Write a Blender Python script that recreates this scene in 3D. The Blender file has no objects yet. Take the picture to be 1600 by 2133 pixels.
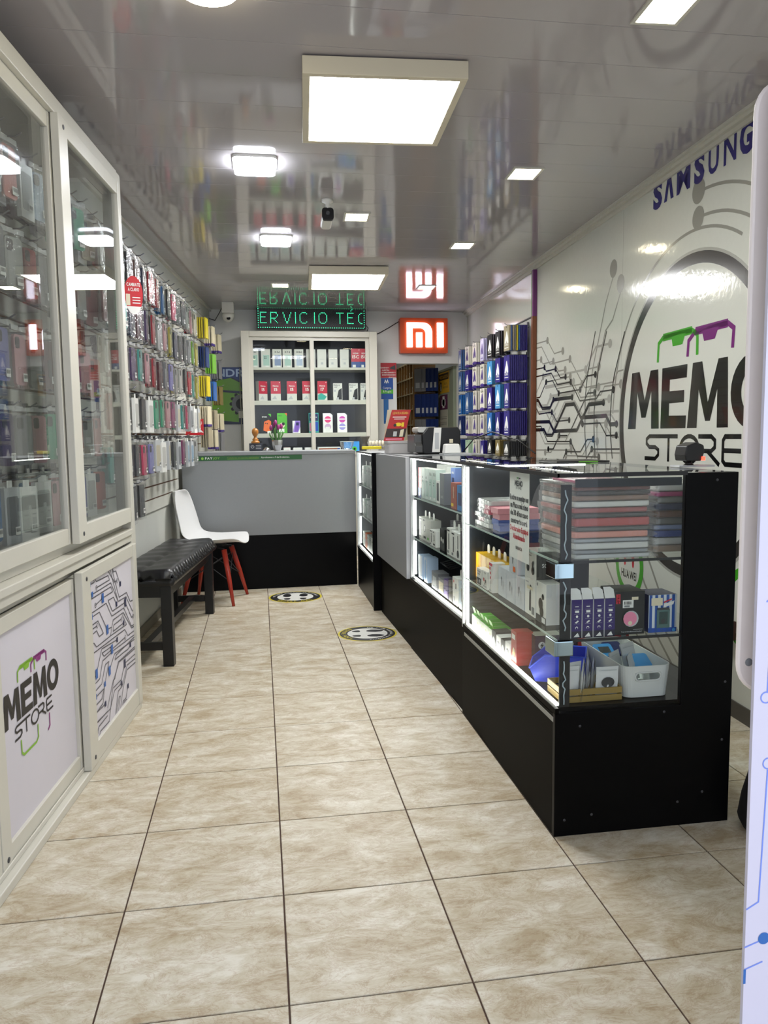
import bpy, math, random
from mathutils import Vector, Matrix
random.seed(7)
S = bpy.context.scene
COL = S.collection
# ------------------------------------------------------------------ camera, world, exposure
cam_d = bpy.data.cameras.new('camera'); cam = bpy.data.objects.new('camera', cam_d); COL.objects.link(cam)
S.camera = cam
cam_d.sensor_fit = 'VERTICAL'; cam_d.sensor_height = 24.0
cam_d.lens = 1622.8 / 2133 * 24.0
cam_d.clip_start = 0.02
yaw, pitch, roll = .15625, .09993, -.01268
fwd = Vector((math.sin(yaw)*math.cos(pitch), math.cos(yaw)*math.cos(pitch), -math.sin(pitch)))
r0 = Vector((math.cos(yaw), -math.sin(yaw), 0)); u0 = r0.cross(fwd)
rr = math.cos(roll)*r0 + math.sin(roll)*u0; uu = -math.sin(roll)*r0 + math.cos(roll)*u0
mx = Matrix((rr, uu, -fwd)).transposed().to_4x4(); mx.translation = Vector((0, 0, 1.196))
cam.matrix_world = mx
S.view_settings.view_transform = 'Standard'; S.view_settings.look = 'None'
S.view_settings.gamma = 1.0; S.view_settings.use_curve_mapping = False
S.view_settings.exposure = EXPOSURE = 0.70
S.cycles.transparent_max_bounces = 32
S.cycles.max_bounces = 8; S.cycles.diffuse_bounces = 4; S.cycles.glossy_bounces = 4
S.cycles.sample_clamp_indirect = 4.0
w = bpy.data.worlds.new('World'); S.world = w; w.use_nodes = True
bgn = w.node_tree.nodes['Background']           # overcast street daylight outside the shop front
bgn.inputs[0].default_value = (.80, .86, 1.0, 1); bgn.inputs[1].default_value = 1.45
PANEL_E, COOL_E, WARM_E, STRIP_E = 22.0, 30.0, 22.0, 10.0

# ------------------------------------------------------------------ helpers
def lin(h):
    if isinstance(h, str):
        h = [int(h[i:i+2], 16)/255 for i in (0, 2, 4)]
        return tuple(c/12.92 if c <= .04045 else ((c+.055)/1.055)**2.4 for c in h)
    return tuple(h)
MATS = {}; KIDS = {}
def M(name, col='808080', rough=.5, metal=0., spec=.5, emit=0., noise=0., nscale=30., bump=0., coat=0.):
    if name in MATS: return MATS[name]
    m = bpy.data.materials.new(name); m.use_nodes = True; nt = m.node_tree; b = nt.nodes['Principled BSDF']
    c = lin(col) + (1,)
    b.inputs['Base Color'].default_value = c; b.inputs['Roughness'].default_value = rough
    b.inputs['Metallic'].default_value = metal; b.inputs['Specular IOR Level'].default_value = spec
    b.inputs['Coat Weight'].default_value = coat
    if emit:
        b.inputs['Emission Color'].default_value = c; b.inputs['Emission Strength'].default_value = emit
    if noise or bump:
        tc = nt.nodes.new('ShaderNodeTexCoord'); n = nt.nodes.new('ShaderNodeTexNoise')
        n.inputs['Scale'].default_value = nscale; n.inputs['Detail'].default_value = 6
        nt.links.new(tc.outputs['Object'], n.inputs['Vector'])
        if noise:
            mixn = nt.nodes.new('ShaderNodeMix'); mixn.data_type = 'RGBA'
            mixn.inputs['A'].default_value = tuple(x*(1-noise) for x in c[:3])+(1,)
            mixn.inputs['B'].default_value = tuple(min(1, x*(1+noise)) for x in c[:3])+(1,)
            nt.links.new(n.outputs['Fac'], mixn.inputs['Factor']); nt.links.new(mixn.outputs['Result'], b.inputs['Base Color'])
        if bump:
            bp = nt.nodes.new('ShaderNodeBump'); bp.inputs['Strength'].default_value = bump; bp.inputs['Distance'].default_value = .01
            nt.links.new(n.outputs['Fac'], bp.inputs['Height']); nt.links.new(bp.outputs['Normal'], b.inputs['Normal'])
    MATS[name] = m; return m
def E(name, col, strength):
    if name in MATS: return MATS[name]
    m = bpy.data.materials.new(name); m.use_nodes = True; nt = m.node_tree; nt.nodes.clear()
    e = nt.nodes.new('ShaderNodeEmission'); o = nt.nodes.new('ShaderNodeOutputMaterial')
    e.inputs[0].default_value = lin(col)+(1,); e.inputs[1].default_value = strength
    nt.links.new(e.outputs[0], o.inputs[0]); MATS[name] = m; return m
def clear(name, tint=(1, 1, 1), haze=0., rough=0., ior=1.5, gain=1.0, wrinkle=0.):
    """thin clear sheet: see-through plus a Fresnel reflection on the face that is met first, and a little milky haze"""
    if name in MATS: return MATS[name]
    m = bpy.data.materials.new(name); m.use_nodes = True; nt = m.node_tree; nt.nodes.clear(); N = nt.nodes.new; L = nt.links.new
    o = N('ShaderNodeOutputMaterial'); t = N('ShaderNodeBsdfTransparent'); g = N('ShaderNodeBsdfGlossy'); d = N('ShaderNodeBsdfDiffuse')
    t.inputs[0].default_value = tuple(tint)+(1,); g.inputs['Roughness'].default_value = rough; d.inputs[0].default_value = (.8, .8, .8, 1)
    f = N('ShaderNodeFresnel'); f.inputs['IOR'].default_value = ior; ge = N('ShaderNodeNewGeometry')
    inv = N('ShaderNodeMath'); inv.operation = 'SUBTRACT'; inv.inputs[0].default_value = gain; L(ge.outputs['Backfacing'], inv.inputs[1]); inv.use_clamp = gain <= 1
    mul = N('ShaderNodeMath'); mul.operation = 'MULTIPLY'; mul.use_clamp = True; L(f.outputs[0], mul.inputs[0]); L(inv.outputs[0], mul.inputs[1])
    m1 = N('ShaderNodeMixShader'); m1.inputs[0].default_value = haze; L(t.outputs[0], m1.inputs[1]); L(d.outputs[0], m1.inputs[2])
    m2 = N('ShaderNodeMixShader'); L(mul.outputs[0], m2.inputs[0]); L(m1.outputs[0], m2.inputs[1]); L(g.outputs[0], m2.inputs[2])
    if wrinkle:
        tc = N('ShaderNodeTexCoord'); n = N('ShaderNodeTexNoise'); n.inputs['Scale'].default_value = 22; n.inputs['Detail'].default_value = 3
        L(tc.outputs['Object'], n.inputs['Vector']); bp = N('ShaderNodeBump'); bp.inputs['Strength'].default_value = wrinkle; bp.inputs['Distance'].default_value = .02
        L(n.outputs['Fac'], bp.inputs['Height']); L(bp.outputs['Normal'], g.inputs['Normal'])
    L(m2.outputs[0], o.inputs[0]); MATS[name] = m; return m

class Fr:
    """a plane to draw on: origin, right, up; the third axis faces the viewer"""
    def __init__(s, o, u=(1, 0, 0), v=(0, 0, 1)):
        s.o = Vector(o); s.u = Vector(u).normalized(); s.v = Vector(v).normalized(); s.n = s.u.cross(s.v)
    def __call__(s, a, b, c=0.): return s.o + s.u*a + s.v*b + s.n*c
    def at(s, a, b, c=0.): return Fr(s(a, b, c), s.u, s.v)
WORLD = Fr((0, 0, 0), (1, 0, 0), (0, 1, 0))     # a=x b=y c=z

class MB:
    def __init__(s): s.v = []; s.f = []; s.mi = []; s.mats = []; s.sm = []
    def m(s, mat):
        if mat not in s.mats: s.mats.append(mat)
        return s.mats.index(mat)
    def face(s, idx, mat, sm=False): s.f.append(idx); s.mi.append(s.m(mat)); s.sm.append(sm)
    def poly(s, pts, mat):
        k = len(s.v); s.v += [tuple(p) for p in pts]; s.face(list(range(k, k+len(pts))), mat); return s
    def prism(s, fr, pts, c0, c1, mat, side=None, cap0=True):
        """outline pts (counter-clockwise as seen by the viewer) extruded from depth c0 to the nearer depth c1"""
        k = len(s.v); n = len(pts)
        s.v += [tuple(fr(a, b, c0)) for a, b in pts] + [tuple(fr(a, b, c1)) for a, b in pts]
        s.face(list(range(k+n, k+2*n)), mat)
        if cap0: s.face(list(range(k+n-1, k-1, -1)), mat)
        for i in range(n):
            j = (i+1) % n; s.face([k+i, k+j, k+n+j, k+n+i], side or mat)
        return s
    def bx(s, fr, a0, a1, b0, b1, c0, c1, mat, side=None):
        return s.prism(fr, [(a0, b0), (a1, b0), (a1, b1), (a0, b1)], c0, c1, mat, side)
    def box(s, x0, x1, y0, y1, z0, z1, mat): return s.bx(WORLD, x0, x1, y0, y1, z0, z1, mat)
    def rbx(s, fr, a0, a1, b0, b1, c0, c1, mat, r=.01, n=4, side=None):
        return s.prism(fr, rrect(a0, a1, b0, b1, r, n), c0, c1, mat, side)
    def tube(s, pts, r, mat, n=8, closed=False):
        pts = [Vector(p) for p in pts]; k = len(s.v); N = len(pts); R = r if isinstance(r, (list, tuple)) else [r]*N
        ref = None
        for i, p in enumerate(pts):
            if closed: t = pts[(i+1) % N]-pts[i-1]
            else: t = pts[min(i+1, N-1)]-pts[max(i-1, 0)]
            t.normalize()
            if ref is None: ref = Vector((0, 0, 1)) if abs(t.z) < .9 else Vector((1, 0, 0))
            e1 = (ref - t*ref.dot(t)).normalized(); e2 = t.cross(e1); ref = e1
            for q in range(n):
                a = 2*math.pi*q/n; s.v.append(tuple(p + e1*(math.cos(a)*R[i]) + e2*(math.sin(a)*R[i])))
        for i in range(N if closed else N-1):
            for q in range(n):
                A = k+i*n; B = k+((i+1) % N)*n; s.face([A+q, A+(q+1) % n, B+(q+1) % n, B+q], mat, True)
        if not closed:
            s.face([k+q for q in range(n)][::-1], mat); s.face([k+(N-1)*n+q for q in range(n)], mat)
        return s
    def lathe(s, prof, c, mat, n=24, fr=None, sm=True):
        """profile (radius, height) turned about the vertical through c (or about fr's normal)"""
        k = len(s.v); fr = fr or Fr(c, (1, 0, 0), (0, 1, 0))
        for r, h in prof:
            for q in range(n):
                a = 2*math.pi*q/n; s.v.append(tuple(fr(r*math.cos(a), r*math.sin(a), h)))
        for i in range(len(prof)-1):
            for q in range(n):
                A = k+i*n; B = A+n; s.face([A+q, A+(q+1) % n, B+(q+1) % n, B+q], mat, sm)
        s.face([k+q for q in range(n)][::-1], mat); s.face([k+(len(prof)-1)*n+q for q in range(n)], mat)
        return s
    def disc(s, fr, a, b, c, r, mat, n=20, ry=None):
        return s.poly([fr(a+r*math.cos(2*math.pi*q/n), b+(ry or r)*math.sin(2*math.pi*q/n), c) for q in range(n)], mat)
    def ring(s, fr, a, b, c, r0, r1, mat, n=48, t0=0., t1=2*math.pi):
        for q in range(n):
            A = t0+(t1-t0)*q/n; B = t0+(t1-t0)*(q+1)/n
            s.poly([fr(a+r*math.cos(t), b+r*math.sin(t), c) for r, t in ((r0, A), (r1, A), (r1, B), (r0, B))], mat)
        return s
    def rect(s, fr, a0, a1, b0, b1, c, mat): return s.poly([fr(a0, b0, c), fr(a1, b0, c), fr(a1, b1, c), fr(a0, b1, c)], mat)
    def line(s, fr, pts, w, c, mat, closed=False):
        """flat printed stroke of width w with mitred corners"""
        P = [Vector(p) for p in pts]; N = len(P); L = []; R = []
        for i in range(N):
            a = P[i-1] if (i or closed) else None; b = P[(i+1) % N] if (i < N-1 or closed) else None
            d1 = (P[i]-a).normalized() if a is not None else None; d2 = (b-P[i]).normalized() if b is not None else None
            if d1 is None: d1 = d2
            if d2 is None: d2 = d1
            t = d1+d2
            t = t.normalized() if t.length > 1e-6 else d1
            nn = Vector((-t.y, t.x)); k = max(.5, nn.dot(Vector((-d1.y, d1.x))))
            L.append(P[i]+nn*(w/2/k)); R.append(P[i]-nn*(w/2/k))
        for i in range(N if closed else N-1):
            j = (i+1) % N; s.poly([fr(q.x, q.y, c) for q in (R[i], R[j], L[j], L[i])], mat)
        return s
    def text(s, fr, t, x, y, h, mat, c=.0006, w=None, align='l', bold=False, slant=0.):
        wd = text_w(t, h, bold); k = 1.
        if w: k = w/wd; wd = w
        ox = x - (wd/2 if align == 'c' else wd if align == 'r' else 0)
        for ch in t:
            g = GLY.get((ch, bold)) or GLY.get((ch.upper(), bold))
            if ch == ' ' or g is None: ox += .30*h*k; continue
            vs, fs, x0, x1 = g; b = len(s.v)
            s.v += [tuple(fr(ox+(p[0]-x0+slant*p[1])*h*k, y+p[1]*h, c)) for p in vs]
            for f in fs: s.face([b+i for i in f], mat)
            ox += (x1-x0+.13)*h*k
        return s
    def mesh(s, name):
        me = bpy.data.meshes.new(name); me.from_pydata(s.v, [], s.f)
        for m in s.mats: me.materials.append(m)
        me.polygons.foreach_set('material_index', s.mi); me.polygons.foreach_set('use_smooth', s.sm); me.update()
        return me
    def obj(s, name, parent=None, bevel=0., loc=None):
        o = bpy.data.objects.new(name, s.mesh(name)); COL.objects.link(o)
        if parent is not None: o.parent = parent; KIDS.setdefault(parent.name, []).append(o)
        if loc is not None: o.location = loc
        if bevel:
            b = o.modifiers.new('bevel', 'BEVEL'); b.width = bevel; b.segments = 2; b.limit_method = 'ANGLE'
        return o
def rrect(a0, a1, b0, b1, r, n=4):
    P = []
    for cx, cy, t in ((a1-r, b0+r, -90), (a1-r, b1-r, 0), (a0+r, b1-r, 90), (a0+r, b0+r, 180)):
        for i in range(n+1):
            a = math.radians(t+90*i/n); P.append((cx+r*math.cos(a), cy+r*math.sin(a)))
    return P
def text_w(t, h, bold=False):
    w = 0
    for ch in t:
        g = GLY.get((ch, bold)) or GLY.get((ch.upper(), bold))
        w += .30*h if (ch == ' ' or g is None) else (g[3]-g[2]+.13)*h
    return max(w-.13*h, 1e-4)
GLY = {}
def make_glyphs():
    cu = bpy.data.curves.new('glyph', 'FONT'); cu.resolution_u = 3; o = bpy.data.objects.new('glyph', cu); COL.objects.link(o)
    H = None
    for bold in (False, True, 2):
        cu.offset = .05 if bold == 2 else .022 if bold else 0
        for ch in 'HABCDEFGIJKLMNOPQRSTUVWXYZabcdefghijklmnopqrstuvwxyz0123456789.,-+&%!/ÉÁÍÓéáíóñ':
            cu.body = ch; dg = bpy.context.evaluated_depsgraph_get(); me = o.evaluated_get(dg).to_mesh()
            vs = [(p.co.x, p.co.y) for p in me.vertices]; fs = [tuple(f.vertices) for f in me.polygons]
            if H is None: H = max(p[1] for p in vs)
            vs = [(a/H, b/H) for a, b in vs]
            if vs: GLY[(ch, bold)] = (vs, fs, min(p[0] for p in vs), max(p[0] for p in vs))
            o.evaluated_get(dg).to_mesh_clear()
    bpy.data.objects.remove(o); bpy.data.curves.remove(cu)
make_glyphs()

def tag(o, label=None, cat=None, group=None, kind=None):
    if label: o['label'] = label
    if cat: o['category'] = cat
    if group: o['group'] = group
    if kind: o['kind'] = kind
    return o
def thing(name, label, cat, loc, group=None, rz=0.):
    o = bpy.data.objects.new(name, None); COL.objects.link(o); o.location = loc; o.rotation_euler = (0, 0, rz); o.empty_display_size = .05
    return tag(o, label, cat, group)
def dup(o, loc=None, rz=None, label=None, parent=None):
    c = o.copy(); COL.objects.link(c)
    if parent is not None: c.parent = parent
    if loc is not None: c.location = loc
    if rz is not None: c.rotation_euler = (0, 0, rz)
    if label: c['label'] = label
    for ch in KIDS.get(o.name, ()): dup(ch, parent=c)
    return c
ORD = ['first', 'second', 'third', 'fourth', 'fifth', 'sixth', 'seventh', 'eighth', 'ninth', 'tenth', 'eleventh', 'twelfth', 'thirteenth',
       'fourteenth', 'fifteenth', 'sixteenth', 'seventeenth', 'eighteenth', 'nineteenth', 'twentieth']

# common materials
WHITE_ALU = M('white_aluminium', 'C9C6BA', .35, 0, .5, noise=.05, nscale=8)
GREY_LAM = M('grey_laminate', '8B8E90', .45, noise=.03, nscale=60)
BLACK_LAM = M('black_laminate', '060607', .34, spec=.1, noise=.2, nscale=40)
DARK_LAM = M('dark_front_laminate', '0C0B09', .5, spec=.04)
BLACK = M('black_plastic', '0C0C0E', .4); INK = M('black_ink', '0A0A0B', .35); DGREY = M('dark_grey', '3A3B3E', .5)
WHITE = M('white_gloss', 'EDEDE8', .3); PAPER = M('white_paper', 'E4E4E0', .7); LGREY = M('light_grey', 'B9BCBE', .5); MGREY = M('mid_grey', '7C7F82', .5)
CHROME = M('chrome', 'D8DADC', .12, 1.0); STEEL = M('hook_steel', '77787C', .3, .9)
RED = M('red_print', 'C21F33', .4); GREEN = M('green_print', '4FAE2A', .4); BLUE = M('blue_print', '1E4FB0', .4); PURPLE = M('purple_print', '3B2477', .4)
MAGENTA = M('magenta_print', '8A2386', .4); YELLOW = M('yellow_print', 'E8C81E', .45); ORANGE = M('orange_print', 'E0692A', .4); TEAL = M('teal_print', '39A89A', .45)
SKYB = M('sky_blue_print', '3D8FD0', .4); PINK = M('pink_print', 'E487A6', .45); CREAM = M('cream', 'DDD3B8', .55); BROWN = M('brown_wood', '6A3F22', .5)
MINT = M('pale_mint_print', 'A9C9BE', .4); LILAC = M('lilac_print', 'A08AD0', .4); NAVY = M('navy_print', '1C2458', .4)
GLASS = clear('clear_glass', (.965, .985, .975), ior=1.3); GLASS_EDGE = M('glass_edge', '2F5A4C', .1)
BAG = clear('clear_bag', (.97, .97, .97), haze=.045, rough=.10, ior=1.4, wrinkle=.7)
LOOSE = clear('loose_bag', (.97, .97, .97), haze=.11, rough=.10, ior=1.4, wrinkle=1.0)
STRIP = E('led_strip_light', (1.0, .99, .93), STRIP_E)
# ------------------------------------------------------------------ the setting
H = 2.43
def xl(y): return -.665 + .09*(y-5.6)                 # left wall
def xr(y): return 1.922 + .043*(y-2.80)               # right wall
FL = Fr((xl(0), 0, 0), (.09, 1, 0)); FR = Fr((1.922, 2.80, 0), (-.043, -.999, 0)); YB = 7.95; FB = Fr((0, YB, 0))
kl = math.hypot(.09, 1); kr = math.hypot(.043, 1)      # along-wall length per metre of y
def struct(o): o['kind'] = 'structure'; return o
def tile_material():
    m = bpy.data.materials.new('travertine_tile'); m.use_nodes = True; nt = m.node_tree; b = nt.nodes['Principled BSDF']; N = nt.nodes.new; L = nt.links.new
    tc = N('ShaderNodeTexCoord'); oi = N('ShaderNodeObjectInfo'); mp = N('ShaderNodeVectorMath'); mp.operation = 'MULTIPLY_ADD'
    cx = N('ShaderNodeCombineXYZ'); L(oi.outputs['Random'], cx.inputs[0]); L(oi.outputs['Random'], cx.inputs[2])
    mp.inputs[1].default_value = (1, 1.9, 1); sc = N('ShaderNodeVectorMath'); sc.operation = 'SCALE'; sc.inputs['Scale'].default_value = 23.7; L(cx.outputs[0], sc.inputs[0])
    L(tc.outputs['Object'], mp.inputs[0]); L(sc.outputs[0], mp.inputs[2])
    n1 = N('ShaderNodeTexNoise'); n1.inputs['Scale'].default_value = 6.5; n1.inputs['Detail'].default_value = 12; n1.inputs['Roughness'].default_value = .74; n1.inputs['Distortion'].default_value = .5
    n2 = N('ShaderNodeTexNoise'); n2.inputs['Scale'].default_value = 8; n2.inputs['Detail'].default_value = 8; n2.inputs['Roughness'].default_value = .75; n2.inputs['Distortion'].default_value = 1.4
    L(mp.outputs[0], n1.inputs['Vector']); L(mp.outputs[0], n2.inputs['Vector'])
    r1 = N('ShaderNodeValToRGB'); e = r1.color_ramp.elements
    e[0].position = .38; e[0].color = lin('AA9B80')+(1,); e[1].position = .63; e[1].color = lin('D4CFC1')+(1,)
    x = e.new(.50); x.color = lin('BFB6A1')+(1,)
    r2 = N('ShaderNodeValToRGB'); q = r2.color_ramp.elements          # thin brownish veins
    q[0].position = .47; q[0].color = (1, 1, 1, 1); q[1].position = .53; q[1].color = (1, 1, 1, 1); v = q.new(.50); v.color = lin('D2B9A6')+(1,)
    mm = N('ShaderNodeMix'); mm.data_type = 'RGBA'; mm.blend_type = 'MULTIPLY'; mm.inputs['Factor'].default_value = .5
    L(n1.outputs['Fac'], r1.inputs[0]); L(n2.outputs['Fac'], r2.inputs[0]); L(r1.outputs[0], mm.inputs['A']); L(r2.outputs[0], mm.inputs['B']); L(mm.outputs['Result'], b.inputs['Base Color'])
    rg = N('ShaderNodeMapRange'); rg.inputs['To Min'].default_value = .34; rg.inputs['To Max'].default_value = .50; L(n2.outputs['Fac'], rg.inputs['Value']); L(rg.outputs[0], b.inputs['Roughness'])
    bp = N('ShaderNodeBump'); bp.inputs['Strength'].default_value = .08; bp.inputs['Distance'].default_value = .004; L(n2.outputs['Fac'], bp.inputs['Height']); L(bp.outputs[0], b.inputs['Normal'])
    b.inputs['Specular IOR Level'].default_value = .3
    return m
TILE = tile_material(); GROUT = M('brown_grout', '4A362C', .9, noise=.2)
floor = struct(MB().box(-1.6, 3.0, -1.2, 10.2, -.08, -.0035, GROUT).obj('floor'))
tb = MB(); h = .1979; e = .0015
ring0 = [(-h, -h), (h, -h), (h, h), (-h, h)]; ring1 = [(a*(1-e/h), b*(1-e/h)) for a, b in ring0]
tb.v = [(a, b, -.0035) for a, b in ring0] + [(a, b, -.0010) for a, b in ring0] + [(a, b, 0) for a, b in ring1]
for k in (0, 4):
    for i in range(4): tb.face([k+i, k+(i+1) % 4, k+4+(i+1) % 4, k+4+i], TILE)
tb.face([8, 9, 10, 11], TILE)
tme = tb.mesh('tile')
for i in range(-4, 7):
    for j in range(-6, 17):
        o = bpy.data.objects.new('tile', tme); COL.objects.link(o); o.parent = floor
        o.location = (.028+.4*(i+.5), 1.546+.4*(j+.5), 0)

# ceiling: glossy PVC planks running across the shop, joints towards the viewer
def pvc():
    m = bpy.data.materials.new('glossy_pvc'); m.use_nodes = True; nt = m.node_tree; b = nt.nodes['Principled BSDF']; N = nt.nodes.new; L = nt.links.new
    b.inputs['Base Color'].default_value = lin('A8A2A3')+(1,); b.inputs['Roughness'].default_value = .07; b.inputs['Specular IOR Level'].default_value = .6
    tc = N('ShaderNodeTexCoord'); mp = N('ShaderNodeMapping'); mp.inputs['Scale'].default_value = (1.6, .5, 1); n = N('ShaderNodeTexNoise'); n.inputs['Scale'].default_value = 3.2; n.inputs['Detail'].default_value = 2
    L(tc.outputs['Object'], mp.inputs[0]); L(mp.outputs[0], n.inputs['Vector'])
    bp = N('ShaderNodeBump'); bp.inputs['Strength'].default_value = .05; bp.inputs['Distance'].default_value = .02; L(n.outputs['Fac'], bp.inputs['Height']); L(bp.outputs[0], b.inputs['Normal'])
    return m
PVC = pvc()
ceiling = struct(MB().box(-1.6, 3.0, .2, YB+.1, H+.02, H+.08, DGREY).obj('ceiling'))
nP = 34
for k in range(nP):
    y0 = .42+.24*k-.2; y1 = min(y0+.24, YB+.05); g = .0009; mb = MB(); sag = .00003*(1 if k % 3 else -.6)
    x0, x1 = xl((y0+y1)/2)-.05, xr((y0+y1)/2)+.06
    prof = [(y0+g+.001+(y1-y0-2*g-.002)*t, H - sag*(1-(2*t-1)**2)) for t in (0, .2, .4, .6, .8, 1)]; n = len(prof)
    mb.v = [(x0, a, b) for a, b in prof] + [(x1, a, b) for a, b in prof]
    for i in range(n-1): mb.face([i, i+1, n+i+1, n+i], PVC, True)
    for ya, yb in ((y0+g+.001, y0+g), (y1-g-.001, y1-g)):     # rounded-off long edges with vertices of their own
        mb.poly([(x0, ya, H), (x1, ya, H), (x1, yb, H+.0006), (x0, yb, H+.0006)], PVC); mb.poly([(x0, yb, H+.0006), (x1, yb, H+.0006), (x1, yb, H+.012), (x0, yb, H+.012)], PVC)
    mb.poly([(x0, y0+g, H+.012), (x1, y0+g, H+.012), (x1, y1-g, H+.012), (x0, y1-g, H+.012)], PVC)
    mb.obj('plank', ceiling)

PAINT = M('wall_paint', 'C4C6BF', .6, noise=.05, nscale=5, bump=.03); PAINT_B = M('back_wall_paint', 'DCDCDA', .6, noise=.06, nscale=4)
GLOSSV = M('glossy_vinyl', 'CDCFC6', .09, spec=.5, noise=.03, nscale=40, bump=.05)
wall_left = struct(MB().bx(FL, -1.2, 8.15, 0, H+.02, -.12, 0, PAINT).obj('wall_left'))
wall_right = struct(MB().bx(FR, -5.5, 2.6, 0, H+.02, -.12, 0, GLOSSV).obj('wall_right'))
# back wall with the doorway to the store room
wb = MB()
wb.bx(FB, -.75, 1.40, 0, H+.02, -.12, 0, PAINT_B); wb.bx(FB, 1.40, 2.06, 1.91, H+.02, -.12, 0, PAINT_B); wb.bx(FB, 2.06, 2.35, 0, H+.02, -.12, 0, PAINT_B)
wall_back = struct(wb.obj('wall_back'))
tr = MB()
fq = FR.at(0, H)
for a0, a1 in ((-5.2, 2.5),):
    tr.bx(fq, a0, a1, -.012, 0, 0, .045, WHITE_ALU); tr.bx(fq, a0, a1, -.045, 0, 0, .012, WHITE_ALU); tr.bx(fq, a0, a1, -.026, -.012, .012, .03, WHITE_ALU)
struct(tr.obj('trim_1'))
struct(MB().bx(FL.at(0, H), 0, 8.1, -.02, 0, 0, .02, WHITE_ALU).obj('trim_2'))
struct(MB().bx(FR, -2.6, 2.5, 0, .07, 0, .006, M('dark_skirting', '4B4741', .5)).obj('baseboard_right'))
struct(MB().bx(FL, 3.4, 6.02, 0, .06, 0, .012, M('dusty_skirting', '8C8677', .7)).obj('baseboard_left'))
# store room behind the doorway
struct(MB().box(1.0, 1.02, YB+.12, 10.2, 0, 2.5, PAINT).obj('wall_store_left')); struct(MB().box(2.9, 2.92, YB+.12, 10.2, 0, 2.5, PAINT).obj('wall_store_right'))
struct(MB().box(1.0, 2.92, 10.2, 10.22, 0, 2.5, PAINT).obj('wall_store_back')); struct(MB().box(1.0, 2.92, YB+.12, 10.22, 2.5, 2.52, PAINT).obj('ceiling_store'))

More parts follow.
